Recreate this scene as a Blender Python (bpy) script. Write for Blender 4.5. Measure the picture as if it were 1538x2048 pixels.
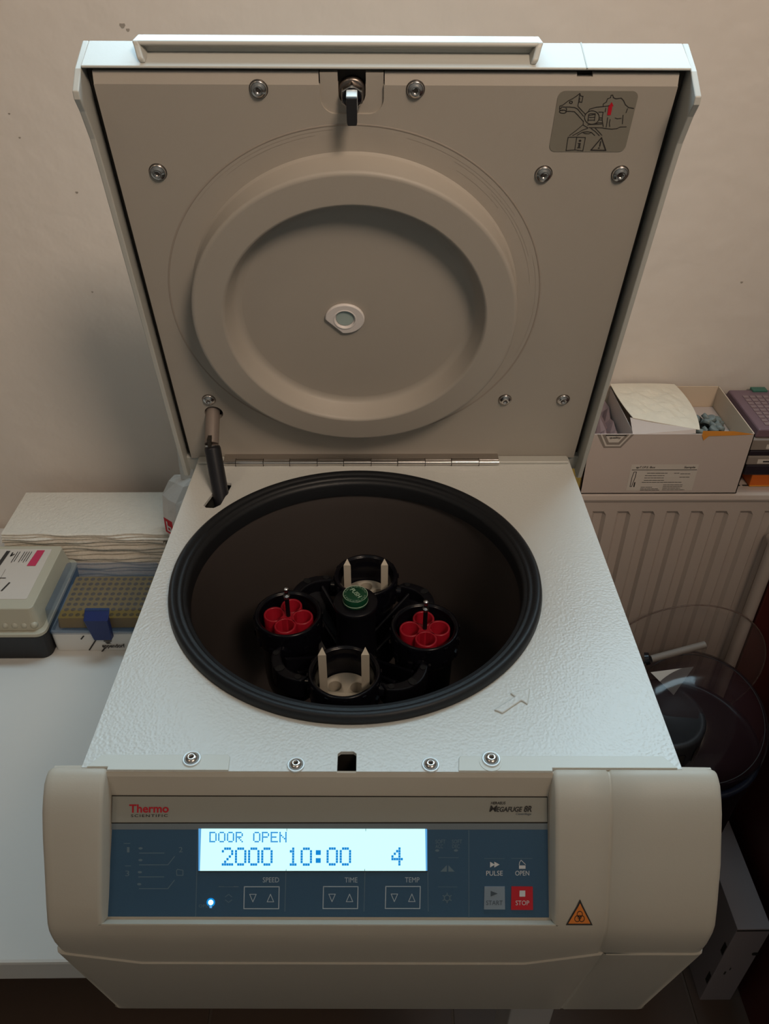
import bpy, bmesh, math, random
from mathutils import Vector, Matrix
random.seed(7); rnd = random.Random(3)
SC = bpy.context.scene
for o in list(bpy.data.objects): bpy.data.objects.remove(o)
Z0 = 1.05                      # height of the machine's deck above the floor; geometry below is written in deck heights
# ---------------------------------------------------------------- camera
cam_d = bpy.data.cameras.new('camera'); cam = bpy.data.objects.new('camera', cam_d)
SC.collection.objects.link(cam); SC.camera = cam
cam_d.sensor_width = 36.0; cam_d.lens = 1599.27*36.0/2048.0; cam_d.clip_start = .02; cam_d.clip_end = 50
p, yaw, roll = .6336, -.0166, -.007
r = Vector((1,0,0)); f = Vector((0,math.cos(p),-math.sin(p))); d = Vector((0,-math.sin(p),-math.cos(p)))
Rz = Matrix.Rotation(yaw,3,'Z'); r, f, d = Rz@r, Rz@f, Rz@d
c, s = math.cos(roll), math.sin(roll)
r2 = c*r+s*d; d2 = -s*r+c*d
cm = Matrix((r2,-d2,-f)).transposed().to_4x4(); cm.translation = Vector((-.0049,-.4952,.43+Z0))
cam.matrix_world = cm
# ---------------------------------------------------------------- world, lights, exposure
SC.view_settings.view_transform = 'Standard'; SC.view_settings.look = 'None'
SC.view_settings.gamma = 1; SC.view_settings.use_curve_mapping = False
SC.view_settings.exposure = 0.0
SC.cycles.use_denoising = True
SC.cycles.max_bounces = 10; SC.cycles.transparent_max_bounces = 12
w = bpy.data.worlds.new('daylight'); SC.world = w; w.use_nodes = True
w.node_tree.nodes['Background'].inputs[0].default_value = (.62,.78,1,1)
w.node_tree.nodes['Background'].inputs[1].default_value = 1.0
def area(name, loc, tgt, size, power, col, sy=None):
    L = bpy.data.lights.new(name,'AREA'); L.energy = power; L.color = col; L.size = size
    if sy: L.shape = 'RECTANGLE'; L.size_y = sy
    o = bpy.data.objects.new(name, L); SC.collection.objects.link(o)
    loc = Vector(loc)+Vector((0,0,Z0)); tgt = Vector(tgt)+Vector((0,0,Z0)); o.location = loc
    o.rotation_euler = (tgt-loc).to_track_quat('-Z','Y').to_euler(); return o
WIN_X0, WIN_X1, WIN_Z0, WIN_Z1 = -.50, .76, .50, 1.30
area('window_daylight', (.13,.60,.90), (.10,-.5,.30), 1.2, 23, (.60,.86,1), .76)
area('ceiling_lamp_light_right', (.80,-.95,1.60), (.8,-.9,0), .30, 2.5, (1,.72,.50), .30)
area('ceiling_lamp_light_left', (-1.0,-.95,1.60), (-1,-.9,0), .30, 1.5, (1,.74,.54), .30)
def spot(name, loc, tgt, power, col, ang, blend, rad):
    L = bpy.data.lights.new(name,'SPOT'); L.energy = power; L.color = col; L.spot_size = math.radians(ang); L.spot_blend = blend; L.shadow_soft_size = rad
    o = bpy.data.objects.new(name, L); SC.collection.objects.link(o)
    loc = Vector(loc)+Vector((0,0,Z0)); tgt = Vector(tgt)+Vector((0,0,Z0)); o.location = loc
    o.rotation_euler = (tgt-loc).to_track_quat('-Z','Y').to_euler(); return o
spot('added_wall_spot_light', (.55,-1.15,1.50), (.0,.467,.58), 88, (1,.79,.62), 60, .95, .20)  # added spot: brightens the upper wall, its cone keeps the console dim
# ---------------------------------------------------------------- materials
def mat(name, col, rough=.5, metal=0, bump=0, bscale=200, spec=.5, var=0, vscale=20, emit=None, es=1, trans=0, alpha=1, coat=0, ior=1.45, kind='noise', bdist=.001, col2=None):
    m = bpy.data.materials.new(name); m.use_nodes = True; nt = m.node_tree; b = nt.nodes['Principled BSDF']
    b.inputs['Base Color'].default_value = (*col,1); b.inputs['Roughness'].default_value = rough
    b.inputs['Metallic'].default_value = metal; b.inputs['Specular IOR Level'].default_value = spec
    b.inputs['Coat Weight'].default_value = coat; b.inputs['IOR'].default_value = ior
    b.inputs['Transmission Weight'].default_value = trans; b.inputs['Alpha'].default_value = alpha
    tc = nt.nodes.new('ShaderNodeTexCoord')
    if var or col2:
        n = nt.nodes.new('ShaderNodeTexNoise'); n.inputs['Scale'].default_value = vscale; n.inputs['Detail'].default_value = 4
        nt.links.new(tc.outputs['Object'], n.inputs['Vector'])
        mx = nt.nodes.new('ShaderNodeMix'); mx.data_type = 'RGBA'
        nt.links.new(n.outputs['Fac'], mx.inputs['Factor'])
        a = [v*(1-var) for v in col]; bb = col2 if col2 else [min(1,v*(1+var)) for v in col]
        mx.inputs['A'].default_value = (*a,1); mx.inputs['B'].default_value = (*bb,1)
        nt.links.new(mx.outputs['Result'], b.inputs['Base Color'])
    if bump:
        if kind == 'noise':
            n = nt.nodes.new('ShaderNodeTexNoise'); n.inputs['Scale'].default_value = bscale; n.inputs['Detail'].default_value = 3; out = n.outputs['Fac']
        else:
            n = nt.nodes.new('ShaderNodeTexVoronoi'); n.inputs['Scale'].default_value = bscale; n.feature = 'SMOOTH_F1'; out = n.outputs['Distance']
        nt.links.new(tc.outputs['Object'], n.inputs['Vector'])
        bp = nt.nodes.new('ShaderNodeBump'); bp.inputs['Strength'].default_value = bump; bp.inputs['Distance'].default_value = bdist
        nt.links.new(out, bp.inputs['Height']); nt.links.new(bp.outputs['Normal'], b.inputs['Normal'])
    if emit: b.inputs['Emission Color'].default_value = (*emit,1); b.inputs['Emission Strength'].default_value = es
    return m
M = dict(
 wall = mat('painted_plaster',(.62,.56,.505),.75,bump=.5,bscale=28,bdist=.004,var=.02,vscale=6),
 deck = mat('textured_enamel',(.62,.63,.60),.31,bump=.32,bscale=560,bdist=.0008,kind='vor'),
 enamel = mat('smooth_enamel',(.62,.63,.58),.42),
 shell = mat('moulded_plastic',(.45,.45,.415),.42,bump=.1,bscale=900,bdist=.0003),
 fascia = mat('fascia_plastic',(.49,.44,.365),.45,bump=.12,bscale=1100,bdist=.0003),
 panel = mat('lid_liner_plastic',(.36,.325,.28),.5,bump=.12,bscale=1400,bdist=.0003,var=.02,vscale=40),
 seam = mat('dark_gap',(.02,.016,.012),.7),
 rubber = mat('black_rubber',(.010,.011,.013),.46,spec=.4,bump=.15,bscale=600),
 chamber = mat('brushed_dark_steel',(.115,.098,.092),.40,metal=.5,bump=.05,bscale=500),
 black = mat('black_anodised',(.005,.005,.008),.36,spec=.3,bump=.05,bscale=500),
 blackgloss = mat('black_gloss_plastic',(.004,.004,.007),.2,spec=.35),
 rodmetal = mat('dull_rod_metal',(.24,.20,.175),.42,metal=.3), mark = mat('panel_mark',(.30,.26,.22),.6),
 strut = mat('black_strut_plastic',(.012,.012,.015),.35),
 steel = mat('steel',(.55,.52,.49),.24,metal=1),
 steeldark = mat('dark_steel',(.20,.17,.15),.35,metal=1),
 chrome = mat('chrome',(.85,.85,.87),.12,metal=1),
 red = mat('red_tube_plastic',(.36,.008,.022),.38),
 ivory = mat('ivory_plastic',(.56,.51,.42),.45),
 green = mat('green_button',(.006,.062,.028),.3),
 greenink = mat('pale_green_ink',(.33,.48,.36),.6),
 navy = mat('navy_membrane',(.034,.086,.150),.38,bump=.06,bscale=900),
 navykey = mat('navy_key',(.024,.058,.088),.42),
 band = mat('grey_membrane',(.30,.29,.25),.42),
 strip = mat('slate_strip',(.16,.185,.20),.42),
 lcd = mat('backlit_lcd',(.2,.3,.3),.3,emit=(.60,1,1),es=1.02),
 lcdedge = mat('backlit_lcd_edge',(.05,.1,.2),.3,emit=(.10,.38,.75),es=.9),
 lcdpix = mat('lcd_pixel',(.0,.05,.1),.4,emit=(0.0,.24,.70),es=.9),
 led = mat('blue_led',(.1,.3,.8),.3,emit=(.25,.75,1),es=5),
 ink = mat('black_ink',(.03,.026,.024),.6),
 redink = mat('red_ink',(.45,.008,.02),.5),
 brightsteel = mat('bright_plated_steel',(.80,.86,.88),.45,metal=.4), paleink = mat('pale_grey_ink',(.40,.47,.52),.5),
 dimink = mat('dim_grey_ink',(.125,.185,.225),.5),
 whiteink = mat('white_ink',(.62,.62,.62),.5),
 keygrey = mat('grey_key',(.22,.27,.32),.4), keyred = mat('red_key',(.50,.008,.018),.4),
 startink = mat('slate_ink',(.06,.08,.10),.5),
 orange = mat('orange_label',(.75,.22,.03),.45),
 sticker = mat('grey_sticker',(.20,.185,.15),.42),
 port = mat('translucent_white_plastic',(.66,.62,.60),.32), lens = mat('port_glass',(.36,.44,.42),.12),
 table = mat('white_laminate',(.64,.63,.60),.42,bump=.03,bscale=300), tleg = mat('grey_painted_steel',(.42,.40,.38),.5),
 tile = mat('brown_floor_tile',(.115,.075,.055),.45,var=.10,vscale=9), grout = mat('grout',(.16,.12,.095),.8),
 ceil = mat('ceiling_paint',(.62,.56,.50),.8),
 rad = mat('radiator_enamel',(.48,.40,.35),.35), raddark = mat('radiator_slots',(.03,.025,.02),.8),
 card = mat('white_cardboard',(.50,.415,.37),.7,bump=.06,bscale=150,var=.02), cardin = mat('cardboard_inside',(.62,.50,.38),.8,bump=.05,bscale=200),
 tissue = mat('crumpled_tissue',(.70,.62,.50),.85,bump=.6,bscale=70,bdist=.003,var=.06,vscale=50),
 cap = mat('grey_green_plastic',(.16,.19,.185),.4), tear = mat('orange_paper',(.62,.24,.03),.7),
 lilac = mat('purple_smoke_plastic',(.17,.105,.125),.3), lilacgrid = mat('purple_grid_plastic',(.25,.175,.175),.4), greenclip = mat('green_clip',(.04,.14,.10),.4),
 rackgrey = mat('grey_plastic_tray',(.24,.20,.17),.5), rackblack = mat('black_plastic_tray',(.02,.014,.02),.4), orangebox = mat('orange_plastic',(.55,.11,.01),.45), labelw = mat('label_paper',(.56,.50,.44),.7),
 towel = mat('paper_towel',(.66,.62,.545),.95,bump=.8,bscale=210,bdist=.0022,var=.05,vscale=120),
 boxblack = mat('matt_black_plastic',(.016,.016,.018),.5), milky = mat('milky_plastic_lid',(.44,.41,.32),.35,bump=.2,bscale=60), pinklabel = mat('crimson_label',(.50,.03,.09),.5),
 bluelid = mat('clear_blue_plastic',(.07,.13,.22),.2,alpha=.30,spec=.25), yellow = mat('yellow_tray',(.30,.18,.004),.5), yhole = mat('yellow_hole',(.13,.075,.003),.7), bluelatch = mat('blue_latch',(.010,.022,.11),.35),
 bag = mat('white_plastic_bag',(.62,.60,.57),.38,bump=.4,bscale=60,bdist=.003), foam = mat('yellow_foam',(.36,.26,.06),.9,bump=.6,bscale=200,bdist=.002,var=.3,vscale=90),
 carton = mat('grey_white_carton',(.30,.25,.25),.8,bump=.05,bscale=100), maroon = mat('dark_red_laminate',(.075,.014,.011),.42,var=.25,vscale=5),
 smoke = mat('smoked_clear_plastic',(.03,.014,.016),.10,alpha=.60), film = mat('clear_film',(.5,.42,.38),.08,alpha=.10), filmedge = mat('clear_film_edge',(.20,.14,.12),.3,alpha=.6),
 binbody = mat('bin_black_plastic',(.006,.007,.012),.22), glass = mat('window_glass',(.9,.95,1),.02,alpha=.08), frame = mat('window_frame_paint',(.7,.7,.68),.4),
 lampglow = mat('lamp_diffuser',(.8,.7,.6),.5,emit=(1,.75,.5),es=3), lampbody = mat('lamp_body',(.6,.6,.58),.4),
)
# ---------------------------------------------------------------- helpers
BASE = {}
def zl(v): return Vector(v)
class MB:
    def __init__(s): s.v = []; s.f = []; s.sm = []
    def add(s, vs, fs, smooth=False):
        n = len(s.v); s.v += [Vector(a) for a in vs]; s.f += [tuple(n+i for i in q) for q in fs]; s.sm += [smooth]*len(fs); return s
    def box(s, x0,x1,y0,y1,z0,z1, X=None):
        vs = [Vector((x,y,z)) for z in (z0,z1) for y in (y0,y1) for x in (x0,x1)]
        if X: vs = [X(v) for v in vs]
        return s.add(vs, [(0,2,3,1),(4,5,7,6),(0,1,5,4),(2,6,7,3),(0,4,6,2),(1,3,7,5)])
    def prism(s, pts, a, b, X=lambda v: v):      # pts 2-D outline (x,y), a..b along third axis, X maps (x,y,h) to space
        n = len(pts); vs = [X(Vector((q[0],q[1],a))) for q in pts]+[X(Vector((q[0],q[1],b))) for q in pts]
        return s.add(vs, [tuple(range(n))[::-1], tuple(range(n,2*n))]+[(i,(i+1)%n,n+(i+1)%n,n+i) for i in range(n)])
    def lathe(s, prof, seg=64, X=lambda v: v, smooth=True, close=False):   # prof (r,h)
        vs = []; k = len(prof)
        for i in range(seg):
            a = 2*math.pi*i/seg
            for (rr,h) in prof: vs.append(X(Vector((rr*math.cos(a), rr*math.sin(a), h))))
        fs = []
        for i in range(seg):
            j = (i+1)%seg
            for q in range(k-1 if not close else k): fs.append((i*k+q, j*k+q, j*k+(q+1)%k, i*k+(q+1)%k))
        s.add(vs, fs, smooth)
        return s
    def disc(s, rr, h, seg=48, X=lambda v: v, up=True):
        vs = [X(Vector((rr*math.cos(2*math.pi*i/seg), rr*math.sin(2*math.pi*i/seg), h))) for i in range(seg)]
        return s.add(vs, [tuple(range(seg)) if up else tuple(range(seg))[::-1]])
    def tube(s, a, b, r0, r1=None, seg=24, caps=True):
        a, b = Vector(a), Vector(b); r1 = r0 if r1 is None else r1; w = (b-a); L = w.length
        q = w.to_track_quat('Z','Y'); X = lambda v: a+q@v
        s.lathe([(r0,0),(r1,L)], seg, X)
        if caps: s.disc(r0,0,seg,X,False); s.disc(r1,L,seg,X,True)
        return s
    def torus(s, R, rr, X=lambda v: v, seg=96, k=10):
        return s.lathe([(R+rr*math.cos(2*math.pi*i/k), rr*math.sin(2*math.pi*i/k)) for i in range(k)], seg, X, True, True)
    def quad(s, pts): return s.add(pts, [tuple(range(len(pts)))])
    def line(s, pts, wd, A, off=.0003, close=False):    # ribbon stroke in an art frame A(x,y,off); wd in art units
        pts = [Vector((q[0],q[1])) for q in pts]
        if close: pts.append(pts[0])
        for a, b in zip(pts, pts[1:]):
            t = b-a
            if t.length < 1e-9: continue
            t = t.normalized(); n = Vector((-t.y,t.x))*wd/2; e = t*wd/2*.8
            s.add([A(*(a-e-n),off), A(*(b+e-n),off), A(*(b+e+n),off), A(*(a-e+n),off)], [(0,1,2,3)])
        return s
    def poly(s, pts, A, off=.0003):
        return s.add([A(q[0],q[1],off) for q in pts], [tuple(range(len(pts)))])
    def build(s, name, m, parent=None, base=(0,0,0), bevel=0, bseg=2, ang=40, X=None, smooth=None, recalc=True, label=None):
        me = bpy.data.meshes.new(name)
        vs = [X(v) for v in s.v] if X else s.v
        b = Vector(base)
        if parent is not None: b = BASE[parent.name]
        me.from_pydata([tuple(v-b) for v in vs], [], s.f)
        for i, pl in enumerate(me.polygons): pl.use_smooth = s.sm[i] if smooth is None else smooth
        if recalc:
            bm = bmesh.new(); bm.from_mesh(me); bmesh.ops.recalc_face_normals(bm, faces=bm.faces); bm.to_mesh(me); bm.free()
        me.materials.append(m if not isinstance(m,str) else M[m])
        o = bpy.data.objects.new(name, me); SC.collection.objects.link(o)
        if parent is None: o.location = b+Vector((0,0,Z0))
        else: o.parent = parent
        BASE[o.name] = b
        if bevel:
            md = o.modifiers.new('bevel','BEVEL'); md.width = bevel; md.segments = bseg; md.limit_method = 'ANGLE'; md.angle_limit = math.radians(ang); md.harden_normals = False
        if label: o['label'] = label
        return o
def thing(name, label, cat, base, group=None):
    o = bpy.data.objects.new(name, None); SC.collection.objects.link(o); o.empty_display_size = .02
    o.location = Vector(base)+Vector((0,0,Z0)); BASE[o.name] = Vector(base)
    o['label'] = label; o['category'] = cat
    if group: o['group'] = group
    return o
def tag(o, label, cat, group=None):
    o['label'] = label; o['category'] = cat
    if group: o['group'] = group
    return o
def struct(o): o['kind'] = 'structure'; return o
def cut(o, mb):                               # boolean-subtract a builder's solid from a mesh object, applied at once
    b = BASE[o.name]; me = bpy.data.meshes.new('cutter'); me.from_pydata([tuple(v-b) for v in mb.v], [], mb.f)
    bm = bmesh.new(); bm.from_mesh(me); bmesh.ops.remove_doubles(bm, verts=bm.verts, dist=1e-6); bmesh.ops.recalc_face_normals(bm, faces=bm.faces); bm.to_mesh(me); bm.free()
    k = bpy.data.objects.new('cutter', me); SC.collection.objects.link(k); k.matrix_world = o.matrix_world
    k.location = o.location if o.parent is None else o.parent.location if o.parent.parent is None else o.parent.parent.location
    bpy.context.view_layer.update()
    md = o.modifiers.new('cut','BOOLEAN'); md.object = k; md.operation = 'DIFFERENCE'; md.solver = 'EXACT'
    bpy.context.view_layer.update()
    dg = bpy.context.evaluated_depsgraph_get(); nm = bpy.data.meshes.new_from_object(o.evaluated_get(dg))
    o.modifiers.remove(md); o.data = nm; bpy.data.objects.remove(k)
def rrect(x0,x1,y0,y1,rr,n=6):
    pts = []
    for cx,cy,a0 in ((x1-rr,y1-rr,0),(x0+rr,y1-rr,90),(x0+rr,y0+rr,180),(x1-rr,y0+rr,270)):
        for i in range(n+1):
            a = math.radians(a0+90*i/n); pts.append((cx+rr*math.cos(a), cy+rr*math.sin(a)))
    return pts
def text(parent, name, s, A, x, y, h, m, wd=None, bold=0, shear=0, off=.0004, space=1, label=None):
    # x,y = bottom-left corner in art units (y grows downward in art), h = height, wd = width
    cu = bpy.data.curves.new('t','FONT'); cu.body = s; cu.size = 1; cu.offset = bold; cu.space_character = space; cu.resolution_u = 3
    t = bpy.data.objects.new('t', cu); SC.collection.objects.link(t)
    bpy.context.view_layer.update(); dg = bpy.context.evaluated_depsgraph_get()
    me = bpy.data.meshes.new_from_object(t.evaluated_get(dg)); bpy.data.objects.remove(t); bpy.data.curves.remove(cu)
    xs = [v.co.x for v in me.vertices]; ys = [v.co.y for v in me.vertices]
    x0, y0 = min(xs), min(ys); sy = h/(max(ys)-y0); sx = wd/(max(xs)-x0) if wd else sy
    b = BASE[parent.name]
    for v in me.vertices:
        X = (v.co.x-x0)*sx; Y = (v.co.y-y0)*sy
        v.co = A(x+X+Y*shear, y-Y, off)-b
    me.materials.append(M[m]); o = bpy.data.objects.new(name, me); SC.collection.objects.link(o); o.parent = parent; BASE[o.name] = b
    if label: o['label'] = label
    return o
def bil(TL,TR,BL,BR,q,n):        # art frame: plane quad corners in space, art-coordinates of the same corners, normal
    TL,TR,BL,BR = map(Vector,(TL,TR,BL,BR)); n = Vector(n).normalized(); a,b,c_,d_ = q
    def A(x,y,off=.0003):
        v = .5
        for _ in range(6):
            lx = a[0]+(c_[0]-a[0])*v; rx = b[0]+(d_[0]-b[0])*v; u = (x-lx)/(rx-lx)
            ty = a[1]+(b[1]-a[1])*u; by = c_[1]+(d_[1]-c_[1])*u; v = (y-ty)/(by-ty)
        return (TL*(1-u)+TR*u)*(1-v)+(BL*(1-u)+BR*u)*v+n*off
    return A
def circ_pts(cx,cy,rx,ry=None,n=20,a0=0,a1=360):
    ry = rx if ry is None else ry
    return [(cx+rx*math.cos(math.radians(a0+(a1-a0)*i/n)), cy+ry*math.sin(math.radians(a0+(a1-a0)*i/n))) for i in range(n+1)]
PI = math.pi
WY = .467          # back wall plane
# ================================================================ the room
FL = -1.05; XW0, XW1, YW = -2.2, 1.9, -2.2; CZ = 1.65
wb = MB()
wb.box(XW0,XW1,WY,WY+.16,FL,WIN_Z0).box(XW0,XW1,WY,WY+.16,WIN_Z1,CZ).box(XW0,WIN_X0,WY,WY+.16,WIN_Z0,WIN_Z1).box(WIN_X1,XW1,WY,WY+.16,WIN_Z0,WIN_Z1)
struct(wb.build('wall_back','wall'))
wbk = bpy.data.objects['wall_back']
for x,z,r_ in ((-.262,.345,.0022),(-.257,.341,.0014),(-.345,.180,.0012),(-.352,.062,.0010),(.452,.075,.0012),(-.40,.262,.0009),(-.395,.238,.0009)):
    MB().prism([(x+r_*1.4*math.cos(a),z+r_*(1+.4*math.sin(3*a))*math.sin(a)) for a in [k*.63 for k in range(10)]],WY-.0004,WY,lambda v: Vector((v.x,v.z,v.y))).build('paint_chip','mark',wbk)
struct(MB().box(XW0-.1,XW0,YW,WY,FL,CZ).build('wall_left','wall')); struct(MB().box(XW1,XW1+.1,YW,WY,FL,CZ).build('wall_right','wall'))
struct(MB().box(XW0,XW1,YW-.1,YW,FL,CZ).build('wall_front','wall')); struct(MB().box(XW0,XW1,YW,WY,CZ,CZ+.1).build('ceiling','ceil'))
fl = struct(MB().box(XW0,XW1,YW,WY,FL-.05,FL-.003).build('floor','grout'))
fl.name = 'floor'
tp = .408; tile_me = None; g = .0025
i0 = int((XW0-.5335)//tp); 
for i in range(-6,4):
    for j in range(-6,2):
        x0 = .5335+i*tp; y0 = .052+j*tp
        xa, xb = max(x0+g,XW0), min(x0+tp-g,XW1); ya, yb = max(y0+g,YW), min(y0+tp-g,WY)
        if xb-xa < .02 or yb-ya < .02: continue
        MB().box(xa,xb,ya,yb,FL-.003,FL).build('tile','tile',fl)
wn = struct(MB().box(WIN_X0,WIN_X1,WY+.10,WY+.14,WIN_Z0,WIN_Z0+.05).box(WIN_X0,WIN_X1,WY+.10,WY+.14,WIN_Z1-.05,WIN_Z1).box(WIN_X0,WIN_X0+.05,WY+.10,WY+.14,WIN_Z0+.05,WIN_Z1-.05).box(WIN_X1-.05,WIN_X1,WY+.10,WY+.14,WIN_Z0+.05,WIN_Z1-.05).box(.10,.15,WY+.10,WY+.14,WIN_Z0+.05,WIN_Z1-.05).build('window_1','frame'))
MB().box(WIN_X0+.05,.10,WY+.118,WY+.122,WIN_Z0+.05,WIN_Z1-.05).build('pane','glass',wn); MB().box(.15,WIN_X1-.05,WY+.118,WY+.122,WIN_Z0+.05,WIN_Z1-.05).build('pane','glass',wn)
for nm,x,y,lb in (('ceiling_lamp',.80,-.55,'square warm ceiling lamp over the right side of the room'),('ceiling_lamp',-1.0,-.75,'square warm ceiling lamp over the left side of the room')):
    t = thing(nm,lb,'lamp',(x,y-.4 if x>0 else y-.2,CZ)); y = -.95; MB().box(x-.2,x+.2,y-.2,y+.2,CZ-.02,CZ).build('housing','lampbody',t); MB().box(x-.17,x+.17,y-.17,y+.17,CZ-.035,CZ-.02).build('diffuser','lampglow',t)
# ================================================================ table
TZ = -.30
t = thing('added_wall_spot','added unseen ceiling spotlight that brightens the upper back wall','lamp',(.55,-1.2,CZ)); MB().box(.50,.60,-1.23,-1.17,CZ-.02,CZ).build('base_plate','lampbody',t); MB().tube((.55,-1.20,CZ-.02),(.55,-1.20,1.58),.008).build('stem','lampbody',t); MB().lathe([(.0,.10),(.05,.10),(.07,-.01),(.066,-.01),(.046,.094),(0,.094)],32,lambda v: Vector((.55,-1.165,1.51))+(Vector((.5,-1.617,1.0)).to_track_quat('Z','Y')@v)).build('lamp_shade','lampbody',t)  # unseen fixture added to carry the wall spot
t = thing('desk','white laminate desk under the centrifuge and the tip boxes','desk',(-.6,.1,FL))
MB().box(-1.5,.205,-.163,.462,TZ-.032,TZ).build('tabletop','table',t,bevel=.003)
MB().box(-1.46,.18,-.13,-.10,TZ-.09,TZ-.032).build('apron','tleg',t)
for x,y in ((.157,-.115),(-1.45,-.115),(.157,.43),(-1.45,.43)): MB().box(x-.0225,x+.0225,y-.0225,y+.0225,FL,TZ-.032).build('leg','tleg',t,bevel=.002)
# ================================================================ centrifuge
LA, YH = 1.3145, .1811; CX = -.0194
cz = thing('centrifuge','white benchtop centrifuge with its lid raised and a lit display','centrifuge',(0,.1,TZ))
def Lp(x,s,o): return Vector((x, YH-math.cos(LA)*s-math.sin(LA)*o, math.sin(LA)*s-math.cos(LA)*o))
XL = lambda v: Lp(v.x,v.y,v.z)                # lid frame: across, along, toward the chamber
body = MB().prism([(-.1900,-.182),(-.1860,-.182),(-.1755,.165),(-.1755,.405),(-.1795,.405),(-.1795,.165)],-.268,-.003).box(.186,.19,-.182,.405,-.268,-.003).box(-.1760,.186,.400,.405,-.268,-.003).box(-.1755,.186,-.182,.400,-.268,-.264)
body.box(-.182,.186,-.168,-.165,-.264,-.003)
body.build('housing','enamel',cz,bevel=.002)
for x,y in ((-.15,-.12),(.15,-.12),(-.15,.36),(.15,.36)): MB().tube((x,y,TZ),(x,y,-.268),.018,.022).build('foot','rubber',cz)
FI, FR = -.1733, .1075           # inner edges of the console's two flanges
rot = Matrix.Rotation(-.0118,4,'Z'); piv = Vector((0,-.1845,0))
CF = lambda v: piv+(rot@(Vector(v)-piv))
c2d = lambda x,y: tuple(CF((x,y,0)))[:2]
deck = MB().prism([(-.1795,.405),(.19,.405),c2d(.19,-.1838),c2d(FR,-.1838),c2d(FR,-.1862),c2d(FI,-.1862),c2d(FI,-.1838),c2d(-.19,-.1838),(-.1795,.165)][::-1],-.003,0).build('deck','deck',cz)
cut(deck, MB().lathe([(0,-.02),(.1455,-.02),(.1455,.02),(0,.02)],128,lambda v: v+Vector((CX,0,0)),close=True))
slot = [(-.1540,.1010),(-.1500,.0965),(-.1455,.0990),(-.1415,.1330),(-.1430,.1385),(-.1485,.1400),(-.1560,.1350),(-.1590,.1060)]
slot = [(-.1610,.1010),(-.1580,.0975),(-.1510,.0970),(-.1455,.1020),(-.1400,.1320),(-.1410,.1375),(-.1470,.1385),(-.1520,.1350)]
cut(deck, MB().prism(slot,-.02,.02))
cut(deck, MB().prism([(-.0285,-.20),(-.0165,-.20),(-.0165,-.1725),(-.0185,-.1708),(-.0265,-.1708),(-.0285,-.1725)],-.02,.02))
md = deck.modifiers.new('bevel','BEVEL'); md.width = .0012; md.segments = 2; md.limit_method = 'ANGLE'; md.angle_limit = math.radians(50)
MB().box(-.0330,-.0120,-.1860,-.1685,-.0340,-.0300).box(-.0330,-.0285,-.186,-.1685,-.03,-.0031).box(-.0165,-.0120,-.186,-.1685,-.03,-.0031).box(-.0285,-.0165,-.1700,-.1685,-.03,-.0031).build('latch_well','seam',cz)
MB().box(-.164,-.137,.09,.145,-.05,-.046).build('strut_well','seam',cz)
# chamber
MB().lathe([(.1455,-.001),(.1405,-.004),(.1380,-.010),(.1375,-.03),(.136,-.10),(.132,-.16),(.122,-.182),(.10,-.190),(.03,-.192),(0,-.192)],128,lambda v: v+Vector((CX,0,0))).build('chamber','chamber',cz,smooth=True)
MB().lathe([(.1380,-.008),(.1415,-.006),(.1415,-.14)],96,lambda v: v+Vector((CX,0,0))).build('chamber_jacket','chamber',cz,smooth=True)
gk = MB().lathe([(.1340,-.012),(.1345,-.001),(.1362,.0035),(.1378,.0028),(.1386,.0040),(.1402,.0058),(.1414,.0046),(.1430,.0060),(.1462,.0082),(.1490,.0062),(.1502,.0010),(.1495,.0002),(.1440,.0002)],160,lambda v: v+Vector((CX,0,0))).build('gasket','rubber',cz,smooth=True)
# embossed arrow
ar = [(.0795,-.1365),(.0820,-.1395),(.0965,-.1290),(.0985,-.1320),(.1038,-.1198),(.0905,-.1232),(.0935,-.1255)]
MB().prism([(.0762,-.1381),(.0817,-.1412),(.0961,-.1303),(.1000,-.1338),(.1039,-.1193),(.0891,-.1237),(.0922,-.1268)],-.0002,.0013).build('embossed_arrow','deck',cz,bevel=.0009)
# front plates
MB().prism([c2d(-.1868,-.1836),(-.1850,-.1790),(-.1795,-.1725),(-.0990,-.1728),(-.0972,-.1745),c2d(-.0968,-.1860),c2d(FI,-.1860),c2d(FI,-.1836)][::-1],0,.0009).build('front_plate','enamel',cz,bevel=.0005)
MB().prism([c2d(.0480,-.1860),(.0490,-.1770),(.0502,-.1752),(.1800,-.1765),(.1862,-.1845),c2d(.1872,-.1836),c2d(FR,-.1836),c2d(FR,-.1860)],0,.0009).build('front_plate','enamel',cz,bevel=.0005)
MB().prism(circ_pts(.0690,-.1800,.0072,n=24)[:-1],.0009,.0012).build('washer_rim','enamel',cz)
# ---- socket screws
def screw(parent, X, rw):
    o = MB().lathe([(rw,0),(rw,.0007),(rw*.97,.0010),(rw*.80,.0010),(rw*.78,.0007)],40,X).build('screw_washer','brightsteel',parent)
    MB().lathe([(rw*.74,.0006),(rw*.74,.0010),(rw*.64,.0019),(rw*.48,.0026),(rw*.32,.0029),(rw*.27,.0028),(rw*.26,.0012),(0,.0012)],40,X).build('screw','steel',o if parent.parent is None else parent)
    MB().lathe([(rw*.79,.00065),(rw*.74,.00065)],40,X).disc(rw*.25,.0014,6,X).build('screw_recess','seam',o if parent.parent is None else parent)
for x,y,rw,z in ((-.1213,-.1764,.0059,.0009),(-.0547,-.1808,.0056,0),(.0307,-.1815,.0056,0),(.0695,-.1784,.0059,.0012)):
    screw(cz, lambda v,x=x,y=y,z=z: v+Vector((x,y,z)), rw)
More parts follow.
